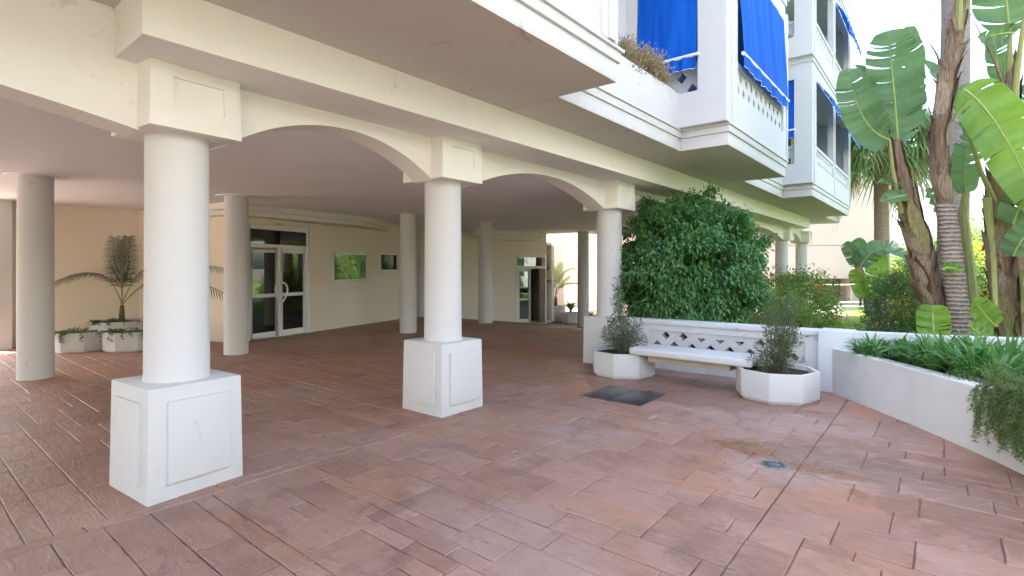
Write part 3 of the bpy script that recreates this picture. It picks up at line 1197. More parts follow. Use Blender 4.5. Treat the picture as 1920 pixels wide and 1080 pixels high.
for a, b in ((n0 + 0.045, (n0 + n1) / 2 - 0.004), ((n0 + n1) / 2 + 0.004, n1 - 0.045)):
    m = MB()
    bar(m, fr, a, b, 1.285, 1.955, 0.05, 0.055)
    build('pane', m, glassmat('notice_glass', (0.85, 0.88, 0.85), 1.2) if 'notice_glass' not in MATS else MATS['notice_glass'], nb)
m = MB()
bar(m, fr, (n0 + n1) / 2 - 0.02, (n0 + n1) / 2 + 0.02, 1.30, 1.34, 0.056, 0.07)
build('lock', m, M_black, nb)

# recessed ceiling lights, switched off
for k, (cu, cw, lab) in enumerate(((4.3, -2.7, 'round recessed ceiling light nearest the third arch'), (8.6, -6.0, 'round recessed ceiling light beside the fourth inner column'), (6.9, -2.2, 'round recessed ceiling light just inside the arch behind the ficus'))):
    m = MB()
    m.lathe(F(cu, cw, 0), [(0.10, ZCEIL - 0.014), (0.115, ZCEIL - 0.006), (0.115, ZCEIL + 0.003)], 24)
    o = build('ceiling_light', m, M_alu, smooth=True)
    tag(o, lab, 'ceiling light', 'recessed arcade ceiling lights')


# ------------------------------------------------------------------ diamond lattice panels
def lattice(m, o, ex, ez, nx, cw_, ch, th_vec, rows, hw=0.36, hh=0.44, kinds=None):
    """rows of cells cw_ x ch with diamond holes, every second row offset half a cell. o: lower left corner"""
    o, ex, ez, tv = Vector(o), Vector(ex).normalized(), Vector(ez).normalized(), Vector(th_vec)
    def plate(poly):
        m.extrude(poly, tv)
    for r in range(rows):
        z0 = ch * r
        xs = []
        if r % 2 == 0:
            xs = [i * cw_ for i in range(nx)]
        else:
            xs = [(i + 0.5) * cw_ for i in range(nx - 1)]
            for a in (0, (nx - 0.5) * cw_):
                m.obox(o + ex * a + ez * z0, ex * (cw_ / 2), tv, ez * ch)
        for i, x in enumerate(xs):
            kind = kinds(r, i) if kinds else 'd'
            if kind == 's':
                m.obox(o + ex * x + ez * z0, ex * cw_, tv, ez * ch)
                continue
            S = [(0, 0), (cw_, 0), (cw_, ch), (0, ch)]
            D = [(cw_ / 2, ch / 2 - hh * ch), (cw_ / 2 + hw * cw_ * 0.68, ch / 2), (cw_ / 2, ch / 2 + hh * ch), (cw_ / 2 - hw * cw_ * 0.68, ch / 2)]
            if kind == 'v':
                loop = [D[0], D[1], D[3]]
                fs2 = [(0, 1, 4), (1, 5, 4), (1, 2, 5), (2, 3, 6, 5), (3, 0, 6), (0, 4, 6)]
            else:
                loop = D
                fs2 = [(0, 1, 4), (1, 5, 4), (1, 2, 5), (2, 6, 5), (2, 3, 6), (3, 7, 6), (3, 0, 7), (0, 4, 7)]
            P2 = S + loop
            V0 = [o + ex * (x + p[0]) + ez * (z0 + p[1]) for p in P2]
            V1 = [p + tv for p in V0]
            k = len(P2)
            fs = [tuple(f) for f in fs2] + [tuple(q + k for q in reversed(f)) for f in fs2]
            nl = len(loop)
            for q in range(nl):
                a, b = 4 + q, 4 + (q + 1) % nl
                fs.append((a, b, b + k, a + k))
            m.add(V0 + V1, fs)


# ------------------------------------------------------------------ balconies
def fbox(name, mat, *a, bevel=0.0, parent=bld):
    m = MB()
    m.box(*a)
    return build(name, m, mat, parent, bevel=bevel)


def slab(u0, u1, w0, zb, first):
    fbox('balcony_slab', M_white, u0, u1, 0.2, w0, zb + (0.012 if first else 0), zb + 0.18, bevel=0.004)
    if first:
        fbox('soffit', M_soffit_bounce, u0 + 0.003, u1 - 0.003, 0.28, w0 - 0.003, zb, zb + 0.014)  # thin sheet under the slab, bounce light painted into its colour
    fbox('moulding', M_white, u0 - 0.028, u1 + 0.028, 0.2, w0 + 0.028, zb + 0.18, zb + 0.275, bevel=0.006)
    fbox('moulding', M_white, u0 - 0.055, u1 + 0.055, 0.2, w0 + 0.055, zb + 0.275, zb + 0.305, bevel=0.006)


def bay(u0, u1, w0, k, front, side):
    """projecting balcony bay. front: list of (ua,ub) openings, side: (wa,wb) opening facing the camera"""
    zb = 3.35 + 3.1 * k
    slab(u0, u1, w0, zb, k == 0)
    zt = zb + 3.1
    f = w0 + 0.03
    zs, zl, zo = zb + 0.80, zb + 1.28, zb + 2.86
    m = MB()
    wallseg(m, (u0 - 0.03, f), (u1 + 0.03, f), zb + 0.304, zt - 0.002, 0.15, [(a - u0 + 0.03, b - u0 + 0.03, zs, zo) for a, b in front])
    build('balcony_wall', m, M_white, bld)
    # side facing the camera
    m = MB()
    a = (u0 - 0.03, 0.3)
    b = (u0 - 0.03, f - 0.001)
    wallseg(m, a, b, zb + 0.304, zt - 0.003, -0.15, [(side[0] - 0.3, side[1] - 0.3, zs, zo)])
    build('balcony_wall', m, M_white, bld)
    fbox('balcony_wall', M_white, u1 - 0.12, u1 + 0.029, 0.3, f - 0.151, zb + 0.305, zt - 0.004)
    # lattice screens with a hand rail
    for ua, ub2 in front:
        n_ = max(3, int((ub2 - ua) / 0.27))
        m = MB()
        lattice(m, F(ua, f - 0.10, zs), F(1, 0) - F(0, 0), (0, 0, 1), n_, (ub2 - ua) / n_, 0.20, (F(0, 0.06) - F(0, 0)), 2)
        m.box(ua, ub2, f - 0.13, f - 0.01, zs + 0.40, zs + 0.48)
        build('lattice_screen', m, M_white, bld)
    m = MB()
    n_ = max(3, int((side[1] - side[0]) / 0.26))
    lattice(m, F(u0 + 0.03, side[0], zs), F(0, 1) - F(0, 0), (0, 0, 1), n_, (side[1] - side[0]) / n_, 0.20, (F(0.06, 0) - F(0, 0)), 2)
    m.box(u0 - 0.005, u0 + 0.115, side[0], side[1], zs + 0.40, zs + 0.48)
    build('lattice_screen', m, M_white, bld)
    # raised strips that edge the piers
    m = MB()
    pu = [u0 + 0.02, u1 - 0.10] + [(front[i][1] + front[i + 1][0]) / 2 - 0.045 for i in range(len(front) - 1)]
    for p_ in pu:
        m.box(p_, p_ + 0.09, f - 0.01, f + 0.022, zb + 0.306, zt - 0.006)
    m.box(u0 - 0.052, u0 - 0.02, w0 - 0.20, w0 - 0.02, zb + 0.306, zt - 0.007)
    build('pier_strip', m, M_white, bld, bevel=0.004)
    # room front at the back of the balcony: glazed doors
    m = MB()
    for ua, ub2 in front:
        m.box(ua + 0.1, ua + 0.1 + (ub2 - ua) * 0.35, 0.301, 0.34, zb + 0.35, zb + 2.5)
    build('balcony_door', m, M_dark, bld)


def recess(u0, u1, w0, k):
    zb = 3.35 + 3.1 * k
    slab(u0, u1, w0, zb, k == 0)
    fbox('parapet', M_white, u0 + 0.0, u1 - 0.04, w0 - 0.12, w0 + 0.03, zb + 0.304, zb + 0.83, bevel=0.006)


# left block, plain wall with panel strips
slab(-9.0, 0.58, 1.78, 3.35, True)
fbox('balcony_wall', M_white, -9.0, 0.56, 0.25, 1.80, 3.655, 9.5)
fbox('pier_strip', M_white, 0.22, 0.50, 1.79, 1.835, 3.66, 9.4, bevel=0.004)
fbox('pier_strip', M_white, 0.30, 0.42, 1.83, 1.86, 3.66, 9.3, bevel=0.004)
# right end of the left block: window frame upright
m = MB()
m.box(0.555, 0.60, 1.55, 1.76, 3.66, 9.3)
build('window_frame', m, M_alu, bld)
for k in range(3):
    recess(0.60, 3.80, 1.11, k)
    bay(3.83, 7.31, 1.80, k, [(4.18, 7.02)], (0.48, 1.43))
    recess(7.33, 10.62, 1.04, k)
    bay(10.65, 16.97, 1.69, k, [(11.02, 13.62), (13.92, 16.7)], (0.45, 1.33))
recess(17.0, 20.3, 1.0, 0)
recess(17.0, 20.3, 1.0, 1)
# flat wall left of the first column continues up flush
fbox('flush_wall', M_cream, -9.0, -2.86, -0.30, -0.155, ZF - 0.02, ZF + 0.001)
# the block above the left arch: soffit
fbox('soffit', M_soffit_bounce, -9.0, 0.57, -0.15, 0.278, ZF + 0.0005, ZF + 0.003)


# ------------------------------------------------------------------ awnings
def awning(label, top0, top1, bot0, bot1, val=0.20, folds=0.012, arms=True, nz=14, nx=40):
    """fabric hung from top0-top1 to the bar bot0-bot1, scalloped valance below"""
    t0, t1, b0, b1 = map(Vector, (top0, top1, bot0, bot1))
    root = empty('awning', (t0 + t1) / 2 * 0.5 + (b0 + b1) / 2 * 0.5)
    tag(root, label, 'awning', 'blue balcony awnings')
    ex = (b1 - b0).normalized()
    nrm = ex.cross((t0 - b0).normalized())
    if nrm.y > 0:
        nrm = -nrm
    m = MB()
    ph = random.uniform(0, 6)
    for j in range(nz + 1):
        t = j / nz
        for i in range(nx + 1):
            s = i / nx
            p = t0.lerp(t1, s).lerp(b0.lerp(b1, s), t)
            d = folds * (0.4 + 0.6 * math.sin(PI * t)) * (math.sin(s * 19 + ph + t * 1.5) + 0.6 * math.sin(s * 43 + ph * 2 - t * 2))
            m.v.append(tuple(p + nrm * d))
    for j in range(nz):
        for i in range(nx):
            a = j * (nx + 1) + i
            m.f.append((a, a + 1, a + nx + 2, a + nx + 1))
    build('fabric', m, M_awning, root, smooth=True, angle=80)
    m = MB()
    L = (b1 - b0).length
    for i in range(nx + 1):
        s = i / nx
        p = b0.lerp(b1, s) + nrm * (0.012 + 0.012 * math.sin(s * 31 + ph))
        sc_ = val * (0.90 + 0.10 * abs(math.sin(s * L / 0.16 * PI)))
        m.v.append(tuple(p + Vector((0, 0, 0.01))))
        m.v.append(tuple(p + nrm * 0.015 * math.sin(s * 50) - Vector((0, 0, sc_))))
    for i in range(nx):
        m.f.append((2 * i, 2 * i + 2, 2 * i + 3, 2 * i + 1))
    build('valance', m, M_awning, root, smooth=True, angle=80)
    m = MB()
    for i in range(nx):
        a, b = Vector(m_last(root, 2 * i + 1)), Vector(m_last(root, 2 * i + 3))
        m.tube([a, b], 0.004, 5, cap=False)
    build('white_piping', m, M_alu, root)
    m = MB()
    m.tube([b0 - ex * 0.04, b1 + ex * 0.04], 0.026, 10)
    build('front_bar', m, M_alu, root, smooth=True)
    if arms and False:
        for a, b in ((t0, b0), (t1, b1)):
            mm = MB()
            inn = Vector((-WX, -WY, 0)) * 0.16
            mm.tube([a.lerp(b, 0.55) + inn, b], 0.014, 6)
            build('arm', mm, M_alu, root, smooth=True)
    return root


def m_last(root, idx):
    v = [c for c in root.children if c.name.startswith('valance')][0]
    return v.data.vertices[idx].co + WL[v.name]


f2 = 1.80 + 0.04
awning('large blue awning rolled down over the front of the nearer balcony bay', F(4.14, f2, 6.25), F(7.04, f2, 6.25), F(4.20, f2 + 0.07, 4.72), F(6.98, f2 + 0.07, 4.72), val=0.20)
awning('blue awning on the camera-facing side of the nearer balcony, above the dry shrub', F(3.72, 0.50, 6.25), F(3.72, 1.42, 6.25), F(3.62, 0.50, 4.66), F(3.62, 1.42, 4.66), val=0.20, folds=0.004)
f3 = 1.69 + 0.04
awning('blue awning covering the side opening of the far lower balcony', F(10.55, 0.46, 6.28), F(10.55, 1.32, 6.28), F(10.47, 0.46, 4.98), F(10.47, 1.32, 4.98), val=0.2, folds=0.004)
awning('short blue awning at the left front opening of the far lower balcony', F(11.04, f3, 6.24), F(13.60, f3, 6.24), F(11.04, f3 + 0.30, 5.80), F(13.60, f3 + 0.30, 5.80), val=0.2)
awning('short blue awning at the right front opening of the far lower balcony', F(13.94, f3, 6.24), F(16.68, f3, 6.24), F(13.94, f3 + 0.30, 5.70), F(16.68, f3 + 0.30, 5.70), val=0.2)
awning('blue awning on the top right balcony opening one floor higher', F(13.94, f3, 9.34), F(16.68, f3, 9.34), F(13.94, f3 + 0.32, 8.70), F(16.68, f3 + 0.32, 8.70), val=0.2)

# ------------------------------------------------------------------ neighbouring building across the garden
nbd = empty('neighbouring_building', (10, 31, -0.6))
tag(nbd, 'pale peach neighbouring building with plain wall beyond the lawn', 'building')
Y0 = 29.5
xr = (1668 - 960) / 990 * Y0
m = MB()
m.obox((-6, Y0, -0.8), (xr + 6 - 4.2, 0, 0), (0, 10, 0), (0, 0, 1.95 - 0.15))
m.obox((xr - 2.1, Y0, -0.8), (2.1, 0, 0), (0, 10, 0), (0, 0, 1.8))
m.obox((xr - 4.2, Y0 + 0.9, -0.8), (2.1, 0, 0), (0, 9, 0), (0, 0, 1.8))
m.obox((xr - 4.2, Y0, -0.8), (2.1, 0, 0), (0, 0.9, 0), (0, 0, 0.45))
build('wall', m, M_peach, nbd)
m = MB()
m.obox((-6, Y0 - 0.0, 1.0), (xr + 6, 0, 0), (0, 10, 0), (0, 0, 1.82))
build('wall', m, M_peach, nbd)
m = MB()
m.obox((-6, Y0 + 0.03, 2.82), (xr + 6 - 0.02, 0, 0), (0, 9.9, 0), (0, 0, 0.06))
build('joint_groove', m, simple('grey_joint', (0.45, 0.40, 0.36), 0.9), nbd)
m = MB()
m.obox((-6, Y0, 2.88), (xr + 6, 0, 0), (0, 10, 0), (0, 0, 7.2))
build('wall', m, M_peach, nbd)
m = MB()
m.obox((-6.2, Y0 - 0.25, 10.08), (xr + 6.4, 0, 0), (0, 10.5, 0), (0, 0, 0.35))
build('roof_edge', m, M_white, nbd)
m = MB()
m.obox((xr - 4.1, Y0 + 0.86, -0.3), (1.9, 0, 0), (0, 0.03, 0), (0, 0, 1.25))
build('window', m, simple('brown_shutter', (0.16, 0.12, 0.10), 0.6), nbd)
m = MB()
m.tube([(xr + 0.07, Y0 - 0.05, -0.7), (xr + 0.07, Y0 - 0.05, 10.0)], 0.09, 8)
build('downpipe', m, M_white, nbd, smooth=True)
# white railing in front of it
rl = empty('railing', at(1580, 570, 27.5))
tag(rl, 'thin white metal railing in front of the peach building', 'railing')
for px0, px1 in ((1500, 1560), (1562, 1612), (1614, 1645)):
    a, b = at(px0, 534, 27.5), at(px1, 534, 27.5)
    zb = -0.62
    m = MB()
    m.tube([a, b], 0.03, 6)
    m.tube([Vector((a.x, a.y, a.z - 0.9)), Vector((b.x, b.y, b.z - 0.9))], 0.02, 6)
    build('rail', m, M_alu, rl, smooth=True)
    n_ = int((b - a).length / 0.14)
    for p in (a, b):
        m = MB()
        m.tube([Vector((p.x, p.y, zb)), Vector((p.x, p.y, p.z + 0.25))], 0.035, 6)
        build('post', m, M_black, rl, smooth=True)
m = MB()
m.obox((12.5, 27.3, -0.75), (9, 0, 0), (0, 0.5, 0), (0, 0, 0.35))
tag(build('kerb', m, M_white), None, None, kind='structure')
m = MB()
pth = [(1548, 600), (1574, 600), (1596, 575), (1580, 570), (1560, 572)]
pth = [F(14.2, 0.12), F(14.6, 0.55), F(21, 0.75), F(26, 0.9), F(26, 0.12)]
m.add([(p.x, p.y, -0.583) for p in pth], [(4, 3, 2, 1, 0)])
tag(build('path', m, M_paving), None, None, kind='structure')
m = MB()
for (a, b, c, d) in ((-40, -2.5, -40, -10.9), (13.2, 45, -40, -9.9), (20.4, 45, -9.9, 0.0), (-40, -18, -10.9, 14)):
    zz = -0.574 if a > 0 else (-0.02 if a < -39 and b < 0 else -0.06)
    q = [(a, c), (a, d), (b, d), (b, c)]
    m.add([F(u_, w_, (-0.572 if u_ > 12 else -0.004)) for u_, w_ in q], [(3, 2, 1, 0)])
tag(build('terrace', m, plaster('pale_terrace_paving', (0.55, 0.49, 0.42), stain=(0.4, 0.34, 0.28))), None, None, kind='structure')  # pale ground added behind the building to bounce sunlight into the arcade

# ------------------------------------------------------------------ garden wall, raised planter, bench
gw = empty('garden_wall', F(4.18, 2.0, 0))
tag(gw, 'low white garden wall with diamond openings behind the bench', 'wall')
m = MB()
m.box(4.08, 4.28, 0.02, 2.92, -0.02, 0.30)
m.box(4.08, 4.28, 0.02, 0.48, 0.30, 0.70)
m.box(4.08, 4.28, 2.72, 2.92, 0.30, 0.70)
m.box(4.08, 4.28, 0.48, 2.72, 0.604, 0.70)
build('wall_body', m, M_scuffed, gw)
m = MB()
lattice(m, F(4.10, 0.48, 0.30), F(0, 1) - F(0, 0), (0, 0, 1), 8, 0.28, 0.152, F(0.14, 0) - F(0, 0), 2, hw=0.37, hh=0.45,
        kinds=lambda r, i: 'v' if (r == 1 and 2 <= i <= 4) else 'd')
build('lattice_screen', m, M_white, gw)
fm = MB()
fm.box(4.055, 4.305, 0.02, 2.90, 0.70, 0.775)
build('coping', fm, M_scuffed, gw, bevel=0.012)
fm = MB()
fm.box(3.93, 4.32, 2.90, 3.28, -0.02, 0.79)
build('pillar', fm, M_scuffed, gw, bevel=0.012)
bw = [(4.08, 3.27), (4.50, 4.90), (5.3, 8.0)]
m = MB()
m2 = MB()
for a, b in zip(bw[:-1], bw[1:]):
    wallseg(m, a, b, -0.05, 0.70, 0.20)
    wallseg(m2, (a[0] - 0.025, a[1]), (b[0] - 0.025, b[1]), 0.70, 0.775, 0.25)
build('wall_body', m, M_scuffed, gw)
build('coping', m2, M_scuffed, gw)

pl = empty('raised_planter', F(2.9, 3.9, 0))
tag(pl, 'white curved raised planter wall sweeping towards the right edge', 'planter')
curve = [(3.92, 3.06), (3.45, 3.43), (2.95, 3.83), (2.60, 4.09), (2.30, 4.30), (2.02, 4.485), (1.74, 4.66), (1.3, 4.93), (0.8, 5.22), (0.2, 5.5)]
outer = [F(u, w) for u, w in curve]
inner = []
for i, p in enumerate(outer):
    t = (outer[min(i + 1, len(outer) - 1)] - outer[max(i - 1, 0)]).normalized()
    nn = Vector((-t.y, t.x, 0))
    if nn.dot(F(5, 6) - p) < 0:
        nn = -nn
    inner.append(p + nn * 0.15)
m = MB()
n_ = len(outer)
vs = []
for z in (-0.02, 0.575):
    vs += [(p.x, p.y, z) for p in outer] + [(p.x, p.y, z) for p in inner]
fs = []
for i in range(n_ - 1):
    fs.append((i, i + 1, 2 * n_ + i + 1, 2 * n_ + i))
    fs.append((n_ + i + 1, n_ + i, 3 * n_ + i, 3 * n_ + i + 1))
    fs.append((2 * n_ + i, 2 * n_ + i + 1, 3 * n_ + i + 1, 3 * n_ + i))
fs += [(0, 2 * n_, 3 * n_, n_), (n_ - 1, 2 * n_ - 1, 4 * n_ - 1, 3 * n_ - 1)]
m.add(vs, fs)
build('planter_wall', m, M_scuffed, pl, bevel=0.02, segs=3)
m = MB()
back = [F(u, w) for u, w in ((4.06, 3.3), (4.48, 4.92), (5.25, 8.0))]
poly = [(p.x, p.y, 0.47) for p in inner] + [(p.x, p.y, 0.47) for p in (F(2.5, 8.0),)] + [(p.x, p.y, 0.47) for p in reversed(back)]
m.add(poly, [tuple(range(len(poly)))])
build('soil', m, M_soil, pl)


def octagon(m, c, r0, r1, z0, z1, face_ang, wall=0.05, depth=0.06):
    """open octagonal pot with rim, tapering, small base plinth"""
    def ring(r, z):
        return [(c.x + r * math.cos(face_ang + PI / 8 + k * PI / 4), c.y + r * math.sin(face_ang + PI / 8 + k * PI / 4), z) for k in range(8)]
    rings = [ring(r0 * 0.93, z0), ring(r0 * 0.93, z0 + 0.03), ring(r0, z0 + 0.032), ring(r1, z1), ring(r1 - wall, z1), ring(r1 - wall - 0.01, z1 - depth)]
    n0 = len(m.v)
    for rr in rings:
        m.v.extend(rr)
    for i in range(len(rings) - 1):
        for k in range(8):
            k2 = (k + 1) % 8
            m.f.append((n0 + i * 8 + k, n0 + i * 8 + k2, n0 + (i + 1) * 8 + k2, n0 + (i + 1) * 8 + k))
    m.f.append(tuple(n0 + k for k in range(7, -1, -1)))
    return c


def pot(label, p, r, h, ang, z0=0.0, group=None):
    m = MB()
    octagon(m, p, r * 0.985, r, z0, z0 + h, ang)
    root = build('planter_pot', m, M_concrete, origin=(p.x, p.y, z0), bevel=0.008)
    tag(root, label, 'planter', group)
    s = MB()
    s.add([(p.x + (r - 0.055) * math.cos(ang + PI / 8 + k * PI / 4), p.y + (r - 0.055) * math.sin(ang + PI / 8 + k * PI / 4), z0 + h - 0.05) for k in range(8)], [tuple(range(8))])
    build('soil', s, M_soil, root)
    return root


pL, pR = F(3.33, 0.42), F(3.23, 2.56)
pot('octagonal white concrete planter at the left end of the bench', pL, 0.485, 0.36, R(-97))
pot('octagonal white concrete planter at the right end of the bench', pR, 0.48, 0.36, R(-103))

bench = empty('bench', F(3.25, 1.5, 0.36))
tag(bench, 'white concrete bench slab spanning between two octagonal planters', 'bench')
m = MB()
m.box(2.97, 3.55, 0.69, 2.34, 0.364, 0.462)
build('seat', m, M_concrete, bench, bevel=0.03, segs=3)
m = MB()
m.box(3.08, 3.46, 0.93, 2.05, 0.27, 0.366)
build('underside_beam', m, M_stonebase, bench, bevel=0.008)

# metal cover and drain
mc = empty('metal_access_cover', F(2.13, 1.05, 0.0))
tag(mc, 'dark wet metal access cover set flush in the paving', 'cover')
for a, b in ((0.655, 1.043), (1.049, 1.437)):
    m = MB()
    m.box(1.765, 2.485, a, b, -0.006, 0.004)
    build('plate', m, M_metal, mc, bevel=0.0015)
m = MB()
for a in ((1.75, 1.763, 0.64, 1.452), (2.487, 2.50, 0.64, 1.452), (1.763, 2.487, 0.64, 0.653), (1.763, 2.487, 1.439, 1.452)):
    m.box(*a, -0.006, 0.003)
build('frame', m, M_metal, mc)

dp = F(0.755, 3.105, 0)
dr = empty('floor_drain', (dp.x, dp.y, 0))
tag(dr, 'small round grey drain cover in the wet stained paving', 'drain')
m = MB()
m.lathe((dp.x, dp.y, 0), [(0.104, -0.004), (0.104, 0.006), (0.098, 0.010), (0.088, 0.010), (0.086, 0.006), (0.03, 0.007)], 36)
build('cover', m, M_iron, dr, smooth=True, angle=30)
for k in range(12):
    a = 2 * PI * k / 12
    m = MB()
    c, s = math.cos(a), math.sin(a)
    m.obox((dp.x + c * 0.045 + s * 0.006, dp.y + s * 0.045 - c * 0.006, 0.004), (c * 0.033, s * 0.033, 0), (-s * 0.012, c * 0.012, 0), (0, 0, 0.0045))
    build('slot', m, M_black, dr)


# ------------------------------------------------------------------ plants: helpers
def unit(a):
    return a / np.maximum(np.linalg.norm(a, axis=-1, keepdims=True), 1e-9)


def leaf_cards(P, D, Nn, L, W_, fold=0.25, mid=0.42):
    """pointed leaves with a fold along the midrib: 4 verts, 2 faces each"""
    D = unit(D)
    S = unit(np.cross(D, Nn))
    Nn = np.cross(S, D)
    L = L[:, None]
    W_ = W_[:, None]
    b = P
    l = P + D * L * mid + S * W_ * 0.5 + Nn * W_ * fold
    r = P + D * L * mid - S * W_ * 0.5 + Nn * W_ * fold
    t = P + D * L - Nn * L * 0.08
    V = np.stack([b, l, t, r], 1).reshape(-1, 3)
    k = np.arange(len(P))[:, None] * 4
    Fc = np.concatenate([k + np.array([[0, 2, 1]]), k + np.array([[0, 3, 2]])], 0)
    return V, Fc


def cloud(clumps, per, spread, L, W_, droop=0.5, outward=0.7, centre=None, jitter=0.5):
    """leaves scattered round clump centres; they face outwards from the crown's centre and droop"""
    C = np.repeat(np.array(clumps), per, 0)
    n = len(C)
    off = rng.normal(0, 1, (n, 3)) * spread
    P = C + off
    cen = np.array(centre) if centre is not None else np.array(clumps).mean(0)
    o = unit(P - cen)
    D = o * outward + rng.normal(0, jitter, (n, 3))
    D[:, 2] -= droop
    Nn = o * 0.8 + np.array([0, 0, 0.6]) + rng.normal(0, 0.45, (n, 3))
    return leaf_cards(P, D, Nn, L * rng.uniform(0.7, 1.25, n), W_ * rng.uniform(0.75, 1.2, n))


def crown_pts(n, c, rx, ry, rz_up, rz_dn, shell=0.72, power=2.4, bumps=0.16, seed=0):
    r = np.random.default_rng(seed)
    d = unit(r.normal(0, 1, (n, 3)))
    p = power
    k = (np.abs(d[:, 0]) ** p + np.abs(d[:, 1]) ** p + np.abs(d[:, 2]) ** p) ** (-1 / p)
    rad = k * (shell + (1 - shell) * r.random(n) ** 0.5)
    ph = r.uniform(0, 6, 4)
    bmp = 1 + bumps * (np.sin(d[:, 0] * 5 + ph[0]) * np.sin(d[:, 2] * 6 + ph[1]) + 0.7 * np.sin(d[:, 1] * 9 + ph[2] + d[:, 2] * 7))
    rad = rad * bmp
    q = d * rad[:, None]
    z = np.where(q[:, 2] > 0, q[:, 2] * rz_up, q[:, 2] * rz_dn)
    return np.stack([c[0] + q[:, 0] * rx, c[1] + q[:, 1] * ry, c[2] + z], 1)


def twigs(m, base, tips, r0, r1, seed=0, wob=0.08):
    r = np.random.default_rng(seed)
    for t in tips:
        a, b = Vector(base), Vector(t)
        md = a.lerp(b, 0.5) + Vector(r.normal(0, wob, 3)) + Vector((0, 0, (b - a).length * 0.06))
        pts = [a, a.lerp(md, 0.5), md, md.lerp(b, 0.5), b]
        m.tube(pts, [r0, r0 * 0.75, (r0 + r1) / 2, r1 * 1.3, r1], 6)


def bushy(name, label, cat, ground, c, rx, ry, rup, rdn, nclump, per, spread, L, W_, mat, droop=0.4, outward=0.7, seed=1,
          trunk_r=0.05, shell=0.6, bumps=0.18, group=None, power=2.3, trunkmat=None, ntw=10):
    root = empty(name, ground)
    tag(root, label, cat, group)
    cl = crown_pts(nclump, c, rx, ry, rup, rdn, shell, power, bumps, seed)
    cl[:, 2] = np.maximum(cl[:, 2], ground[2] + 0.03)
    m = MB()
    V, Fc = cloud(cl, per, spread, L, W_, droop, outward, c)
    V[:, 2] = np.maximum(V[:, 2], ground[2] + 0.005)
    m.np_add(V, Fc)
    build('crown', m, mat, root)
    m = MB()
    g_ = Vector(ground)
    fork = g_.lerp(Vector(c), 0.45)
    m.tube([g_ - Vector((0, 0, 0.05)), g_.lerp(fork, 0.5) + Vector((0.02, 0.01, 0)), fork], [trunk_r * 1.2, trunk_r, trunk_r * 0.85], 8)
    twigs(m, fork, cl[:: max(1, nclump // ntw)], trunk_r * 0.6, 0.006, seed)
    build('trunk', m, trunkmat or M_wood, root, smooth=True)
    return root


# ---- the big ficus behind the wall
fc = (3.10, 9.35, 1.58)
fg = F(5.3, 0.75, 0.04)
fic = bushy('ficus_shrub', 'large dense dark green ficus shrub clipped round behind the bench wall', 'shrub', (fg.x, fg.y, fg.z), fc,
            1.24, 1.12, 1.30, 1.20, 300, 136, 0.072, 0.080, 0.039, M_ficus, droop=0.95, outward=0.75, seed=5, trunk_r=0.07, shell=0.82, bumps=0.11, power=2.05, ntw=30)
m = MB()
inn_ = crown_pts(260, fc, 0.98, 0.88, 1.0, 1.0, 0.6, 2.05, 0.05, 6)
V, Fc = cloud(inn_, 40, 0.11, 0.11, 0.06, 0.6, 0.5, fc)
m.np_add(V, Fc)
build('inner_foliage', m, M_ficus, fic)
# sprays that hang over the coping and stand out of the outline
m = MB()
sp = []
for px, py, d in ((1300, 598, 8.4), (1302, 618, 8.35), (1305, 632, 8.33), (1250, 600, 8.5), (1220, 600, 8.6), (1340, 604, 8.2), (1275, 604, 8.45), (1380, 606, 8.0), (1180, 520, 8.8), (1166, 500, 8.9),
                  (1172, 470, 8.9), (1424, 480, 8.7), (1420, 450, 8.8), (1412, 430, 8.9), (1270, 372, 9.2), (1296, 362, 9.2), (1344, 388, 9.1), (1395, 398, 9.1), (1404, 430, 9.0), (1200, 410, 9.1), (1426, 520, 8.7), (1165, 545, 8.8)):
    sp.append(tuple(at(px, py, d)))
V, Fc = cloud(sp, 34, 0.055, 0.075, 0.035, 0.9, 0.6, fc)
m.np_add(V, Fc)
build('hanging_sprays', m, M_ficus, fic)


# ---- small fine-leaved shrubs in the bench planters
def wispy(label, ground, branches, n_leaf, L, W_, mat, seed, root_name='potted_shrub', stem_r=0.006):
    r = np.random.default_rng(seed)
    root = empty(root_name, ground)
    tag(root, label, 'shrub')
    ms = MB()
    Ps, Ds, Ns = [], [], []
    for tip in branches:
        a, b = Vector(ground) + Vector((r.normal(0, 0.05), r.normal(0, 0.05), -0.04)), Vector(tip)
        c = a.lerp(b, 0.5) + Vector((r.normal(0, 0.05), r.normal(0, 0.05), 0.05))
        pts = []
        for k in range(7):
            t = k / 6
            pts.append(a * (1 - t) ** 2 + c * 2 * t * (1 - t) + b * t * t)
        ms.tube(pts, [stem_r * (1 - 0.8 * k / 6) for k in range(7)], 5)
        Lb = (b - a).length
        for _ in range(int(n_leaf * Lb)):
            t = r.uniform(0.12, 1.0) ** 0.75
            p = a * (1 - t) ** 2 + c * 2 * t * (1 - t) + b * t * t
            dr = ((c - a) * (1 - t) + (b - c) * t).normalized()
            rad = Vector(r.normal(0, 1, 3))
            rad = (rad - dr * rad.dot(dr)).normalized()
            side = r.uniform(0.0, 0.09) * (1 - t * 0.6)
            Ps.append(p + rad * side)
            Ds.append(dr * 0.75 + rad * 0.8 + Vector((0, 0, 0.1)))
            Ns.append(rad.cross(dr) * r.choice((-1, 1)) + Vector(r.normal(0, 0.5, 3)))
    P, D, Nn = (np.array([tuple(q) for q in x]) for x in (Ps, Ds, Ns))
    n = len(P)
    m = MB()
    m.np_add(*leaf_cards(P, D, Nn, L * r.uniform(0.7, 1.3, n), W_ * r.uniform(0.8, 1.2, n), 0.15))
    build('foliage', m, mat, root)
    build('stems', ms, M_wood, root, smooth=True)
    return root


r_ = np.random.default_rng(3)


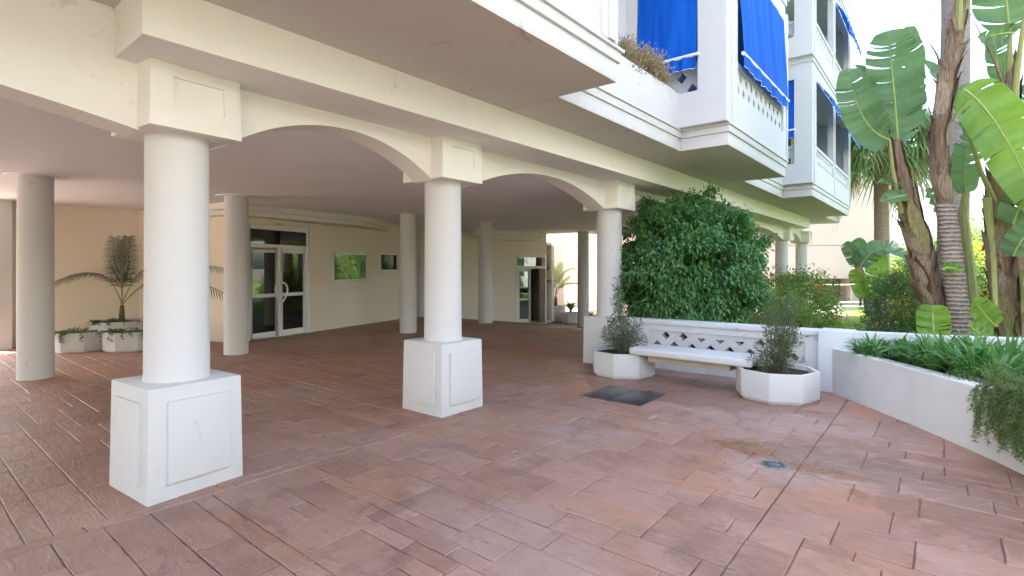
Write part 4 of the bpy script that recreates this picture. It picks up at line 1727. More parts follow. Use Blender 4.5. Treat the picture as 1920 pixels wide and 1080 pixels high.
def tips(n, px0, px1, py0, py1, d0, d1, seed):
    r = np.random.default_rng(seed)
    return [tuple(at(r.uniform(px0, px1), r.uniform(py0, py1), r.uniform(d0, d1))) for _ in range(n)]


tl = tips(20, 1128, 1208, 588, 640, 7.6, 8.4, 1) + tips(7, 1146, 1182, 532, 580, 7.8, 8.2, 2) + tips(9, 1120, 1216, 612, 655, 7.5, 8.2, 4)
wispy('bushy grey-green shrub with fine leaves in the left bench planter', (pL.x, pL.y, 0.32), tl, 120, 0.062, 0.011, M_willow, 21)
tr = tips(18, 1418, 1506, 590, 650, 6.2, 6.8, 5) + tips(8, 1434, 1500, 548, 590, 6.3, 6.7, 6) + tips(14, 1404, 1522, 640, 694, 6.1, 6.9, 7)
wispy('airy grey-green shrub with fine leaves in the right bench planter', (pR.x, pR.y, 0.32), tr, 135, 0.056, 0.010, M_willow, 22)


# ---- strap-leaved clumps in the raised planter
def strap_clump(p, n, L, seed, mat=M_strap, wid=0.032):
    r = np.random.default_rng(seed)
    m = MB()
    for k in range(n):
        a = r.uniform(0, 2 * PI)
        l = L * r.uniform(0.65, 1.2)
        lean = r.uniform(0.3, 1.55)
        pts = []
        for j in range(7):
            t = j / 6
            h = l * (math.sin(t * (0.9 + lean * 0.9)) / (0.9 + lean * 0.9)) * 1.15
            o = l * lean * 0.62 * t ** 1.6
            pts.append(Vector((p[0] + math.cos(a) * o + 0.02 * math.cos(a), p[1] + math.sin(a) * o + 0.02 * math.sin(a), p[2] + h)))
        side = Vector((-math.sin(a), math.cos(a), 0))
        side = (side + Vector(r.normal(0, 0.2, 3))).normalized()
        i0 = len(m.v)
        for j, q in enumerate(pts):
            t = j / 6
            w = wid * (0.55 + 0.9 * math.sin(PI * min(1, t * 0.8 + 0.12))) * (1 - t ** 5) * 0.5
            up = Vector((0, 0, 0.25 * w))
            m.v += [tuple(q - side * w + up), tuple(q), tuple(q + side * w + up)]
        for j in range(6):
            b = i0 + j * 3
            m.f += [(b, b + 1, b + 4, b + 3), (b + 1, b + 2, b + 5, b + 4)]
    return m


cl_pts = [(3.70, 3.50, 0.30), (3.55, 3.72, 0.34), (3.62, 4.02, 0.36), (3.30, 3.85, 0.36), (3.28, 4.16, 0.42), (3.00, 4.10, 0.40), (3.02, 4.42, 0.44), (2.74, 4.28, 0.42), (3.85, 3.80, 0.32), (3.40, 4.45, 0.42), (2.72, 4.62, 0.46), (3.75, 4.4, 0.4), (3.1, 4.8, 0.44), (2.45, 4.55, 0.40), (3.46, 3.60, 0.30), (3.12, 3.98, 0.34), (2.86, 4.5, 0.40), (3.44, 4.05, 0.38), (3.60, 3.42, 0.26), (2.60, 4.4, 0.36)]
for k, (u, w, L_) in enumerate(cl_pts):
    p = F(u, w, 0.46)
    o = build('agapanthus_clump', strap_clump((p.x, p.y, p.z), 46, L_ * 1.25, 40 + k, wid=0.024), M_strap, origin=(p.x, p.y, p.z), smooth=True)
    tag(o, 'green strap-leaved agapanthus clump in the white raised planter', 'plant', 'agapanthus in the raised planter')
# one blue flower head between the leaves
p = F(2.62, 4.42, 0.46)
fl = empty('agapanthus_flower', (p.x, p.y, p.z))
tag(fl, 'small blue flower head beside the trailing rosemary', 'flower')
m = MB()
m.tube([(p.x, p.y, p.z), (p.x - 0.02, p.y - 0.03, p.z + 0.14)], 0.006, 6)
build('stalk', m, M_petiole, fl)
m = MB()
hp = np.array([p.x - 0.02, p.y - 0.03, p.z + 0.14])
d_ = unit(rng.normal(0, 1, (60, 3)))
m.np_add(*leaf_cards(hp + d_ * 0.02, d_, rng.normal(0, 1, (60, 3)), np.full(60, 0.05), np.full(60, 0.016)))
build('petals', m, M_blue_flower, fl)


# ---- rosemary trailing over the planter wall
def needle_stems(paths, per_m, L, W_, seed, mat_n, root, stem_r=0.006, nm='foliage'):
    r = np.random.default_rng(seed)
    ms = MB()
    Ps, Ds, Ns = [], [], []
    for pts in paths:
        pts = [Vector(p) for p in pts]
        ms.tube(pts, [stem_r * (1 - 0.7 * k / (len(pts) - 1)) for k in range(len(pts))], 4, cap=False)
        for a, b in zip(pts[:-1], pts[1:]):
            sl = (b - a).length
            dr = (b - a).normalized()
            for _ in range(max(1, int(per_m * sl))):
                p = a.lerp(b, r.random())
                rad = Vector(r.normal(0, 1, 3))
                rad = (rad - dr * rad.dot(dr)).normalized()
                Ps.append(p)
                Ds.append(dr * 0.6 + rad)
                Ns.append(Vector(r.normal(0, 1, 3)))
    P, D, Nn = (np.array([tuple(q) for q in x]) for x in (Ps, Ds, Ns))
    m = MB()
    n = len(P)
    m.np_add(*leaf_cards(P, D, Nn, L * r.uniform(0.6, 1.2, n), np.full(n, W_), 0.1))
    build(nm, m, mat_n, root)
    build('stems', ms, M_wood, root)


rp = F(2.0, 4.62, 0.50)
ros = empty('trailing_rosemary', (rp.x, rp.y, rp.z))
tag(ros, 'grey-green rosemary bush spilling over the planter wall at right edge', 'shrub')
paths = []
r5 = np.random.default_rng(55)
outd = Vector((-0.80, -0.60, 0)).normalized()
for k in range(380):
    s = r5.uniform(1.0, 1.93)
    # point on the planter rim
    j = min(range(len(curve) - 1), key=lambda q: abs((curve[q][0] + curve[q + 1][0]) / 2 - s))
    a, b = curve[j], curve[j + 1]
    t = (s - a[0]) / (b[0] - a[0])
    rim = F(s, a[1] + (b[1] - a[1]) * t, 0.56)
    tgt = F(s - 0.5, a[1] + (b[1] - a[1]) * t - 0.5)
    od = (Vector((tgt.x, tgt.y, 0)) - Vector((rim.x, rim.y, 0))).normalized()
    # outwards = away from the bed
    tang = (F(*b) - F(*a)).normalized()
    od = Vector((tang.y, -tang.x, 0))
    if od.dot(F(5, 6) - rim) > 0:
        od = -od
    kind = r5.random()
    start = rim - od * r5.uniform(0.05, 0.35) + Vector((0, 0, -0.03))
    if kind < 0.45:       # upright dome
        tip = start + Vector((r5.normal(0, 0.16), r5.normal(0, 0.16), r5.uniform(0.10, 0.36))) + od * r5.uniform(-0.05, 0.25)
        pts = [start, start.lerp(tip, 0.5) + Vector((0, 0, 0.05)), tip]
    else:                 # over the edge and down
        fall = r5.uniform(0.05, 0.42) * (1.0 if s < 2.02 else 0.35)
        o1 = rim + od * r5.uniform(0.04, 0.16) + Vector((0, 0, r5.uniform(0.02, 0.16)))
        tip = rim + od * r5.uniform(0.05, 0.20) + tang * r5.normal(0, 0.08) - Vector((0, 0, fall))
        pts = [start, o1, o1.lerp(tip, 0.5) + od * 0.03, tip]
    paths.append(pts)
# the long lone strand on the left
s0 = at(1862, 726, 4.62)
paths.append([F(2.28, 4.45, 0.55), at(1856, 724, 4.56), at(1836, 722, 4.60), at(1820, 736, 4.58), at(1815, 752, 4.57)])
for q in range(3):
    paths.append([at(1850 - q * 3, 724, 4.55), at(1830 + q, 726, 4.55), at(1826 + q, 750, 4.53), at(1832 + q * 2, 786, 4.52)])
needle_stems(paths, 280, 0.034, 0.0066, 9, M_rosemary, ros, 0.0032)


# ---- paddle leaves of the giant strelitzia
def paddle(mb, mr, base, ctrl, tip, hw, nrm, tears=6, cup=0.25, seed=0, ns=32, wave=0.03, rib=0.012):
    r = np.random.default_rng(seed)
    b, c, t_ = map(Vector, (base, ctrl, tip))
    nrm = Vector(nrm).normalized()
    tear = set(r.choice(np.arange(2, ns - 1), min(tears, ns - 3), replace=False).tolist())
    tearR = set(r.choice(np.arange(2, ns - 1), min(tears, ns - 3), replace=False).tolist())
    def pt(t):
        return b * (1 - t) ** 2 + c * 2 * t * (1 - t) + t_ * t * t
    def tg(t):
        return ((c - b) * (1 - t) + (t_ - c) * t).normalized()
    def prof(t):
        return hw * max(0.03, (1 - (2 * t - 0.92) ** 4) if t < 0.46 else (1 - ((t - 0.46) / 0.56) ** 3.0)) ** 0.55 if t < 0.995 else hw * 0.06
    for side, ts in ((1, tear), (-1, tearR)):
        tilt = 0.0
        prev = None
        for j in range(ns + 1):
            t = j / ns
            p = pt(t)
            tt = tg(t)
            s = tt.cross(nrm).normalized() * side
            n2 = s.cross(tt) * side
            w = prof(t)
            def row(extra_sweep, extra_drop):
                out = []
                for q in range(4):
                    x = q / 3
                    out.append(tuple(p + s * (w * x) + n2 * (cup * w * x * x + wave * math.sin(t * 23 + side) * x) + tt * (w * 0.22 * x * x + extra_sweep * x) - n2 * extra_drop * x * x))
                return out
            cur = row(tilt, 0)
            if prev is not None:
                k = len(mb.v)
                mb.v += prev + cur
                for q in range(3):
                    f = (k + q, k + q + 1, k + 5 + q, k + 4 + q)
                    mb.f.append(f if side > 0 else f[::-1])
            if j in ts:
                gap = r.uniform(0.004, 0.05)
                prev = row(gap, r.uniform(-0.05, 0.06))
            else:
                prev = cur
    mr.tube([pt(k / 10) - nrm * 0.004 for k in range(11)], [rib * (1.2 - 0.9 * k / 10) for k in range(11)], 6)


def path_px(pts):
    return [at(*p) for p in pts]


def sheaths(mb, path, rad, n, seed, lmin=0.35, lmax=0.7, wid=0.09, flare=0.06):
    """overlapping old leaf bases clasping the stem, tips standing off it"""
    r = np.random.default_rng(seed)
    path = [Vector(p) for p in path]
    cum = [0]
    for a, b in zip(path[:-1], path[1:]):
        cum.append(cum[-1] + (b - a).length)
    tot = cum[-1]
    def ev(s):
        s = min(max(s, 0), tot - 1e-4)
        i = max(k for k in range(len(path) - 1) if cum[k] <= s)
        t = (s - cum[i]) / (cum[i + 1] - cum[i])
        return path[i].lerp(path[i + 1], t), rad[i] * (1 - t) + rad[i + 1] * t, (path[i + 1] - path[i]).normalized()
    for k in range(n):
        s0 = tot * (k + r.random() * 0.8) / n * 0.92
        ln = r.uniform(lmin, lmax)
        a0 = (0 if k % 2 else PI) + r.normal(0, 0.75)
        i0 = len(mb.v)
        nseg = 7
        for j in range(nseg + 1):
            t = j / nseg
            p, R_, tg = ev(s0 + ln * t)
            x = Vector((1, 0, 0)) - tg * tg.x
            x.normalize()
            y = tg.cross(x)
            rr = R_ * (0.96 + 0.12 * t) + 0.012 * min(1, t * 4) + flare * max(0, t - 0.62) ** 1.3 * 2.4
            half = 0.03 + 0.72 * math.sin(PI * min(1.0, (t * 0.93 + 0.07)) ** 0.6)
            ext = max(0, s0 + ln * t - tot)
            for q in range(4):
                a = a0 + half * (q / 3 * 2 - 1) + 0.25 * t * (1 if k % 2 else -1)
                edge = 0.012 * abs(q / 3 * 2 - 1)
                mb.v.append(tuple(p + tg * ext + (x * math.cos(a) + y * 0.85 * math.sin(a)) * (rr + edge)))
        for j in range(nseg):
            for q in range(3):
                b = i0 + j * 4 + q
                mb.f.append((b, b + 1, b + 5, b + 4))


def strelitzia(label, base, stems, leaves, stalks, group=None, name='giant_strelitzia'):
    """stems: (path_px, radii_px, mat, sheath count, sheath mat); leaves: (b,c,t px, halfwidth m, normal, tears, mat)"""
    root = empty(name, base)
    tag(root, label, 'plant', group)
    for k, (pp, rp_, mat, nsh, shm) in enumerate(stems):
        pts = path_px(pp)
        rad = [a / 990 * q[2] for a, q in zip(rp_, pp)]
        # finer path
        P2, R2 = [], []
        for i in range(len(pts) - 1):
            for q in range(6):
                t = q / 6
                P2.append(pts[i].lerp(pts[i + 1], t))
                rr = rad[i] * (1 - t) + rad[i + 1] * t
                R2.append(rr * (1 + 0.05 * math.sin((i * 6 + q) * 2.1)))
        P2.append(pts[-1])
        R2.append(rad[-1])
        m = MB()
        m.tube(P2, R2, 14, squash=0.85)
        build('trunk', m, mat, root, smooth=True, angle=60)
        if nsh:
            m = MB()
            sheaths(m, P2, R2, nsh, 70 + k + len(label), 0.45, 0.9, flare=0.05)
            build('leaf_sheaths', m, shm, root, smooth=True, angle=50)
            m = MB()
            sheaths(m, P2[:len(P2) * 3 // 4], [q * 1.05 for q in R2[:len(P2) * 3 // 4]], int(nsh * 1.2), 170 + k + len(label), 0.25, 0.6, flare=0.10)
            build('dry_husks', m, M_sheath, root, smooth=True, angle=50)
    for k, st in enumerate(stalks):
        m = MB()
        pts = path_px(st[0])
        m.tube(pts, [st[1] * (1 - 0.55 * i / (len(pts) - 1)) for i in range(len(pts))], 8)
        build('leaf_stalk', m, M_petiole, root, smooth=True)
    for k, lf in enumerate(leaves):
        b, c, t, hw, nrm, tears, mat = lf
        m, mr = MB(), MB()
        paddle(m, mr, at(*b), at(*c), at(*t), hw, nrm, tears, seed=len(label) * 7 + k)
        o = build('leaf_blade', m, mat, root, smooth=True, angle=40)
        build('midrib', mr, M_rib, o, smooth=True)
    return root


CAMN = (-0.55, -0.83, 0.08)
strelitzia('giant bird-of-paradise leaning left with ragged green paddle leaves', at(1790, 705, 7.4),
           [([(1790, 705, 7.4), (1768, 620, 7.4), (1742, 540, 7.4), (1722, 450, 7.4), (1700, 370, 7.4), (1684, 300, 7.4), (1680, 262, 7.4)], [17, 18, 19, 18, 15, 10, 6], M_sheath, 26, M_sheathg)],
           [((1684, 266, 7.4), (1678, 170, 7.42), (1664, 58, 7.3), 0.335, (-0.42, -0.9, 0.05), 10, M_paddle),
            ((1690, 262, 7.55), (1720, 160, 7.7), (1700, 50, 7.7), 0.20, (-0.8, -0.5, 0.1), 3, M_paddle),
            ((1668, 262, 7.3), (1612, 250, 7.15), (1590, 128, 7.2), 0.235, (-0.35, -0.85, -0.2), 4, M_paddle),
            ((1662, 212, 7.5), (1640, 165, 7.5), (1602, 120, 7.5), 0.10, (0.3, -0.9, 0.3), 1, M_paddle),
            ((1712, 352, 7.5), (1690, 345, 7.4), (1648, 342, 7.3), 0.09, (0, -0.5, 0.85), 2, M_paddle),
            ((1702, 366, 7.3), (1680, 366, 7.2), (1655, 378, 7.1), 0.10, (-0.2, -0.9, 0.4), 1, M_paddle)],
           [([(1698, 400, 7.4), (1686, 320, 7.4), (1684, 266, 7.4)], 0.045), ([(1690, 400, 7.38), (1674, 320, 7.32), (1668, 262, 7.3)], 0.035), ([(1705, 400, 7.45), (1692, 320, 7.5), (1690, 262, 7.55)], 0.03)])

strelitzia('brown ragged banana-like stem with pale ring scars in front of the grey palm', at(1815, 720, 7.1),
           [([(1815, 720, 7.1), (1806, 640, 7.1), (1792, 540, 7.1), (1781, 440, 7.1), (1772, 380, 7.1)], [19, 19, 18, 17, 16], M_ring, 0, None),
            ([(1772, 380, 7.1), (1763, 320, 7.1), (1764, 230, 7.1), (1780, 130, 7.1), (1798, 40, 7.1), (1815, -60, 7.1)], [13, 13, 13, 12, 10, 8], M_sheath, 22, M_sheath)],
           [((1826, 268, 7.6), (1790, 190, 7.7), (1727, 108, 7.8), 0.20, (0.5, -0.8, 0.3), 3, M_paddle),
            ((1822, 262, 7.8), (1838, 220, 7.8), (1800, 160, 7.9), 0.20, (-0.3, -0.9, 0.2), 2, M_paddle),
            ((1812, 362, 7.5), (1800, 310, 7.45), (1822, 250, 7.4), 0.17, (-0.5, -0.85, 0), 2, M_paddle),
            ((1735, 355, 7.9), (1752, 372, 7.9), (1772, 410, 7.8), 0.11, (-0.2, -0.7, 0.7), 2, M_paddle),
            ((1768, 505, 6.95), (1785, 495, 6.9), (1802, 512, 6.85), 0.07, (0, -0.9, 0.5), 0, M_paddle2),
            ((1752, 640, 6.55), (1750, 605, 6.5), (1748, 572, 6.55), 0.17, (-0.6, -0.75, 0.2), 2, M_paddle2)],
           [([(1828, 700, 7.4), (1826, 600, 7.45), (1812, 470, 7.5), (1806, 400, 7.5), (1812, 362, 7.5)], 0.10), ([(1806, 20, 7.1), (1822, -80, 7.1)], 0.06), ([(1798, 60, 7.08), (1800, -60, 7.0)], 0.05)])

strelitzia('right-hand bird-of-paradise clump with one big sunlit yellow-green leaf', at(1905, 735, 6.9),
           [([(1905, 735, 6.9), (1900, 640, 6.9), (1886, 560, 6.9), (1876, 460, 6.9), (1874, 370, 6.9), (1886, 270, 6.9), (1894, 180, 6.9), (1900, 120, 6.9)], [19, 20, 21, 20, 18, 17, 14, 8], M_sheath, 30, M_sheathg),
            ([(1935, 735, 6.6), (1932, 600, 6.6), (1925, 470, 6.6), (1922, 380, 6.6)], [14, 14, 12, 9], M_petiole, 6, M_sheathg)],
           [((1806, 166, 6.6), (1872, 205, 6.45), (1955, 400, 6.3), 0.29, (-0.62, -0.62, 0.25), 4, M_paddle2),  # backlight put into this leaf through the brighter material
            ((1893, 58, 6.9), (1884, -20, 6.9), (1878, -150, 6.7), 0.36, CAMN, 8, M_paddle),
            ((1902, 62, 6.7), (1880, 60, 6.6), (1836, 72, 6.5), 0.12, (-0.2, -0.8, -0.5), 3, M_paddle),
            ((1880, 160, 7.2), (1864, 110, 7.2), (1866, 55, 7.2), 0.12, CAMN, 2, M_paddle),
            ((1905, 215, 7.0), (1918, 190, 7.0), (1945, 160, 7.0), 0.16, CAMN, 2, M_paddle),
            ((1900, 420, 6.6), (1912, 380, 6.5), (1945, 330, 6.4), 0.20, CAMN, 2, M_paddle),
            ((1900, 480, 6.5), (1912, 450, 6.4), (1940, 420, 6.3), 0.17, CAMN, 2, M_paddle),
            ((1868, 612, 6.5), (1852, 600, 6.45), (1826, 562, 6.4), 0.15, (-0.5, -0.8, 0.3), 1, M_paddle2),
            ((1850, 636, 6.4), (1840, 622, 6.4), (1818, 612, 6.4), 0.10, (-0.3, -0.7, 0.6), 1, M_paddle2)],
           [([(1876, 400, 6.9), (1838, 320, 6.75), (1812, 230, 6.65), (1806, 166, 6.6)], 0.035), ([(1890, 260, 6.9), (1894, 140, 6.9), (1893, 58, 6.9)], 0.05),
            ([(1896, 240, 6.85), (1908, 130, 6.8), (1922, 20, 6.7)], 0.045), ([(1850, 370, 6.85), (1862, 470, 6.85), (1868, 612, 6.7)], 0.05)])

# thin dry leaf spikes standing out from the stems
for base_, tip_, rt in (((1768, 140, 7.1), (1738, 72, 7.0), 'giant_strelitzia.001'), ((1893, 190, 6.9), (1818, 24, 6.8), 'giant_strelitzia.002'), ((1842, 470, 7.1), (1872, 380, 7.0), 'giant_strelitzia.001')):
    m = MB()
    a, b = at(*base_), at(*tip_)
    m.tube([a, a.lerp(b, 0.5) + Vector((0.03, 0, 0.02)), b], [0.016, 0.011, 0.003], 6)
    build('dry_spike', m, M_sheath, bpy.data.objects[rt], smooth=True)

# small young strelitzia on the lawn
strelitzia('small young bird-of-paradise on the lawn beside the tan palm', at(1632, 590, 15.5),
           [([(1632, 592, 15.5), (1624, 540, 15.5), (1608, 500, 15.5)], [7, 6, 5], M_palmtrunk2, 4, M_sheathg)],
           [((1608, 500, 15.5), (1598, 475, 15.5), (1584, 455, 15.4), 0.20, CAMN, 3, M_paddle),
            ((1610, 500, 15.5), (1618, 470, 15.6), (1604, 448, 15.6), 0.22, CAMN, 3, M_paddle),
            ((1612, 500, 15.4), (1650, 440, 15.2), (1700, 486, 15.0), 0.30, (0, -0.7, 0.7), 9, M_paddle),
            ((1620, 560, 15.4), (1610, 535, 15.4), (1600, 505, 15.4), 0.20, CAMN, 2, M_paddle2),
            ((1645, 560, 15.3), (1640, 520, 15.3), (1648, 470, 15.3), 0.28, CAMN, 3, M_paddle2)],
           [([(1628, 580, 15.5), (1622, 520, 15.5), (1608, 500, 15.5)], 0.05), ([(1640, 590, 15.3), (1645, 560, 15.3)], 0.04)], name='young_strelitzia')


# ---- palms
def fan(mb, ms, base, hub, size, nseg, normal, droop, seed):
    """fan palm leaf: stalk from base to hub, blade of folded segments radiating from the hub"""
    r = np.random.default_rng(seed)
    base, hub = Vector(base), Vector(hub)
    ax = (hub - base).normalized()
    nrm = Vector(normal)
    nrm = (nrm - ax * nrm.dot(ax)).normalized()
    sd = ax.cross(nrm)
    ms.tube([base, base.lerp(hub, 0.5) + Vector((0, 0, 0.06)), hub], [0.028, 0.02, 0.014], 5)
    for k in range(nseg):
        a = (k / (nseg - 1) - 0.5) * 2 * R(118)
        d = ax * math.cos(a) + sd * math.sin(a)
        L = size * (0.75 + 0.25 * math.cos(a)) * r.uniform(0.88, 1.08)
        i0 = len(mb.v)
        wv = Vector((-d.y, d.x, 0)) if abs(d.z) < 0.95 else sd
        wv = nrm.cross(d).normalized()
        for j in range(6):
            t = j / 5
            p = hub + d * (L * t) - Vector((0, 0, droop * L * t ** 2.4 * r.uniform(0.85, 1.15)))
            if t > 0.55:
                p += Vector(r.normal(0, 0.012, 3))
            w = size * 0.032 * (0.4 + 1.2 * t if t < 0.5 else 1.0 * (1 - (t - 0.5) / 0.52))
            mb.v += [tuple(p - wv * w), tuple(p + wv * w)]
        for j in range(5):
            b = i0 + 2 * j
            mb.f.append((b, b + 1, b + 3, b + 2))


def fan_palm(label, base, top, r0, r1, nf, size, tmat, seed, dry=10):
    r = np.random.default_rng(seed)
    root = empty('fan_palm', base)
    tag(root, label, 'palm tree')
    base, top = Vector(base), Vector(top)
    m = MB()
    pts, rad = [], []
    for k in range(25):
        t = k / 24
        pts.append(base.lerp(top, t) + Vector((0.04 * math.sin(t * 5), 0.03 * math.sin(t * 4 + 1), 0)))
        rad.append((r0 * (1 - t) + r1 * t) * (1 + 0.3 * math.exp(-t * 14)) * (1 + 0.02 * math.sin(k * 2.7)))
    m.tube(pts, rad, 18)
    build('trunk', m, tmat, root, smooth=True, angle=60)
    for n_, mat, nm, zlo, zhi in ((nf, M_fan, 'fronds', -0.55, 1.0), (dry, M_dryfan, 'dry_fronds', -1.1, -0.6)):
        mb, ms = MB(), MB()
        for k in range(n_):
            a = 2 * PI * (k * 0.382 + r.random() * 0.05)
            el = zlo + (zhi - zlo) * (k + 0.5) / n_
            d = Vector((math.cos(a) * math.cos(el), math.sin(a) * math.cos(el), math.sin(el)))
            hub = top + d * size * r.uniform(0.8, 1.05) + Vector((0, 0, -0.1 if zlo > -1 else -0.25))
            fan(mb, ms, top + Vector((0, 0, -0.15)), hub, size * r.uniform(0.75, 1.0), 26, Vector((0, 0, 1)) + d * 0.3, 0.85 if nm == 'fronds' else 1.1, seed * 100 + k)
        build(nm, mb, mat, root)
        build('frond_stalks', ms, M_petiole if nm == 'fronds' else M_wood, root)
    return root


zt = at(1652, 268, 19.5)
fan_palm('tan-trunked fan palm with drooping fronds in front of the peach building', (at(1652, 600, 19.5).x, 19.5, -0.62), (zt.x, 19.5, zt.z), 0.26, 0.21, 56, 1.50, M_palmtrunk2, 3, dry=3)
zg = at(1796, -700, 11)
fan_palm('tall grey ringed palm trunk rising out of the top of the picture', (at(1784, 640, 11).x, 11.0, -0.3), (zg.x, 11.0, zg.z), 0.27, 0.20, 26, 1.3, M_palmtrunk, 8, dry=0 + 6)


def feather(mb, ms, p0, p1, p2, n, L, seed, up=0.35, wid=0.018, droop=0.25):
    """pinnate palm frond along a curve"""
    r = np.random.default_rng(seed)
    a, c, b = map(Vector, (p0, p1, p2))
    ev = lambda t: a * (1 - t) ** 2 + c * 2 * t * (1 - t) + b * t * t
    ms.tube([ev(k / 12) for k in range(13)], [0.012 * (1 - 0.85 * k / 12) for k in range(13)], 5)
    for k in range(n):
        t = 0.30 + 0.70 * k / (n - 1)
        p = ev(t)
        tg = ((c - a) * (1 - t) + (b - c) * t).normalized()
        sd0 = tg.cross(Vector((0, 0, 1)))
        if sd0.length < 0.1:
            sd0 = Vector((1, 0, 0))
        sd0.normalize()
        upv = sd0.cross(tg)
        l = L * (0.35 + 0.65 * math.sin(PI * min(1, 0.18 + 0.78 * (k / n)))) * r.uniform(0.9, 1.1)
        for sgn in (-1, 1):
            d = (sd0 * sgn * 0.85 + tg * (0.55 + 0.5 * k / n) + upv * up).normalized()
            i0 = len(mb.v)
            wv = d.cross(upv).normalized()
            for j in range(4):
                s = j / 3
                q = p + d * (l * s) - Vector((0, 0, droop * l * s * s))
                w = wid * 0.5 * (0.6 + 0.6 * math.sin(PI * min(1, s * 0.85 + 0.15))) * (1 if j < 3 else 0.1)
                mb.v += [tuple(q - wv * w), tuple(q + wv * w)]
            for j in range(3):
                e = i0 + 2 * j
                mb.f.append((e, e + 1, e + 3, e + 2))


def feather_palm(label, base, trunk_top, fronds, L, mat, seed, wid=0.02, n=34, tr=0.05):
    root = empty('potted_palm', base)
    tag(root, label, 'palm')
    m = MB()
    m.tube([Vector(base) - Vector((0, 0, 0.03)), Vector(base).lerp(Vector(trunk_top), 0.5), Vector(trunk_top)], [tr * 1.15, tr, tr * 0.7], 10)
    build('trunk', m, M_wood, root, smooth=True)
    for k, (c, t) in enumerate(fronds):
        mb, ms = MB(), MB()
        feather(mb, ms, trunk_top, c, t, n, L, seed + k, wid=wid, up=0.15, droop=0.5)
        fr_ = build('frond', mb, mat, root)
        build('frond_stalk', ms, M_petiole, fr_)
    return root


# ---- planters and palm in the arcade, left
pa, pb, pc = at(150, 640, 10.25), at(247, 640, 10.35), at(228, 610, 11.45)
pot('octagonal white planter with trailing greenery left of the indoor palm', Vector((pa.x, pa.y, 0)), 0.47, 0.37, R(-65))
pot('octagonal white planter half hidden behind the nearest column', Vector((pb.x, pb.y, 0)), 0.47, 0.37, R(-65))
pot('taller octagonal planter at the back holding the indoor palm', Vector((pc.x, pc.y, 0)), 0.55, 0.46, R(-65))
tb = (pc.x, pc.y, 0.41)
tt = at(229, 572, 11.45)
fr_l = [((229, 520, 11.4), (216, 448, 11.1)), ((229, 500, 11.5), (240, 446, 11.8)), ((205, 480, 11.2), (104, 528, 10.4)),
        ((310, 470, 11.4), (440, 508, 11.3)), ((300, 480, 11.2), (436, 560, 10.9)), ((250, 500, 11.8), (330, 470, 12.2))]
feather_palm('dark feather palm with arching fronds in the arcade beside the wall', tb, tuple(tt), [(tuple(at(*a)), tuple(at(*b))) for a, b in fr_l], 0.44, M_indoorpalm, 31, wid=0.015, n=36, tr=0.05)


def trailing(label, p, r_in, z, seed, n=26, fall=0.2, mat=M_willow, dirs=(R(-150), R(-20))):
    r = np.random.default_rng(seed)
    root = empty('trailing_plant', (p.x, p.y, z))
    tag(root, label, 'plant')
    paths = []
    for k in range(n):
        a = r.uniform(*dirs)
        st = Vector((p.x + math.cos(a) * r_in * r.uniform(0.3, 0.9), p.y + math.sin(a) * r_in * r.uniform(0.3, 0.9), z - 0.06))
        if r.random() < 0.35:
            e = Vector((p.x + math.cos(a) * (r_in + 0.09), p.y + math.sin(a) * (r_in + 0.09), z + 0.03))
            tip = e + Vector((math.cos(a) * 0.02, math.sin(a) * 0.02, -r.uniform(0.05, fall)))
            paths.append([st, e, tip])
        else:
            paths.append([st, st + Vector((r.normal(0, 0.05), r.normal(0, 0.05), 0.06)), st + Vector((r.normal(0, 0.1), r.normal(0, 0.1), r.uniform(0.05, 0.12)))])
    needle_stems(paths, 170, 0.05, 0.014, seed, mat, root, 0.004)
    return root


trailing('trailing greenery spilling over the leftmost arcade planter', Vector((pa.x, pa.y, 0)), 0.40, 0.37, 61, 34, 0.22, M_bushdark)
trailing('low greenery in the planter half hidden by the nearest column', Vector((pb.x, pb.y, 0)), 0.40, 0.37, 62, 30, 0.2, M_bushdark)
trailing('small leafy plant at the foot of the indoor palm', Vector((pc.x, pc.y, 0)), 0.45, 0.46, 63, 30, 0.08, M_bushdark)

# ---- planters and palm by the far side door
zf = -0.57
qa, qb = at(1042, 590, 21.6), at(1070, 590, 20.9)
pot('octagonal planter with a palm beside the open side door', Vector((qa.x, qa.y, 0)), 0.42, 0.62, R(-90), zf)
pot('low octagonal planter with leafy plants right of the door palm', Vector((qb.x, qb.y, 0)), 0.40, 0.42, R(-90), zf)
tt = at(1042, 556, 21.6)
fr_r = [((1036, 520, 21.5), (1018, 490, 21.0)), ((1050, 500, 21.5), (1078, 503, 21.0)), ((1046, 510, 21.6), (1052, 492, 22)), ((1050, 525, 21.4), (1082, 530, 20.8)), ((1038, 525, 21.4), (1020, 520, 20.6)), ((1044, 515, 21.4), (1034, 497, 21.8)), ((1050, 530, 21.6), (1070, 516, 22.0))]
feather_palm('yellow-green feather palm in a pot by the far side door', (qa.x, qa.y, zf + 0.57), tuple(tt), [(tuple(at(*a)), tuple(at(*b))) for a, b in fr_r], 0.36, M_fan, 77, wid=0.022, n=30, tr=0.07)
for k, (q_, z_, lab) in enumerate(((qb, zf + 0.37, 'dark strap-leaved plant in the low planter by the side door'), (at(1108, 590, 20.5), zf, 'strap-leaved plant standing behind the far inner column'))):
    o = build('strap_plant', strap_clump((q_.x, q_.y, z_), 46, 0.55, 90 + k, wid=0.05), M_bushdark if k == 0 else M_strap, origin=(q_.x, q_.y, z_), smooth=True)
    tag(o, lab, 'plant')

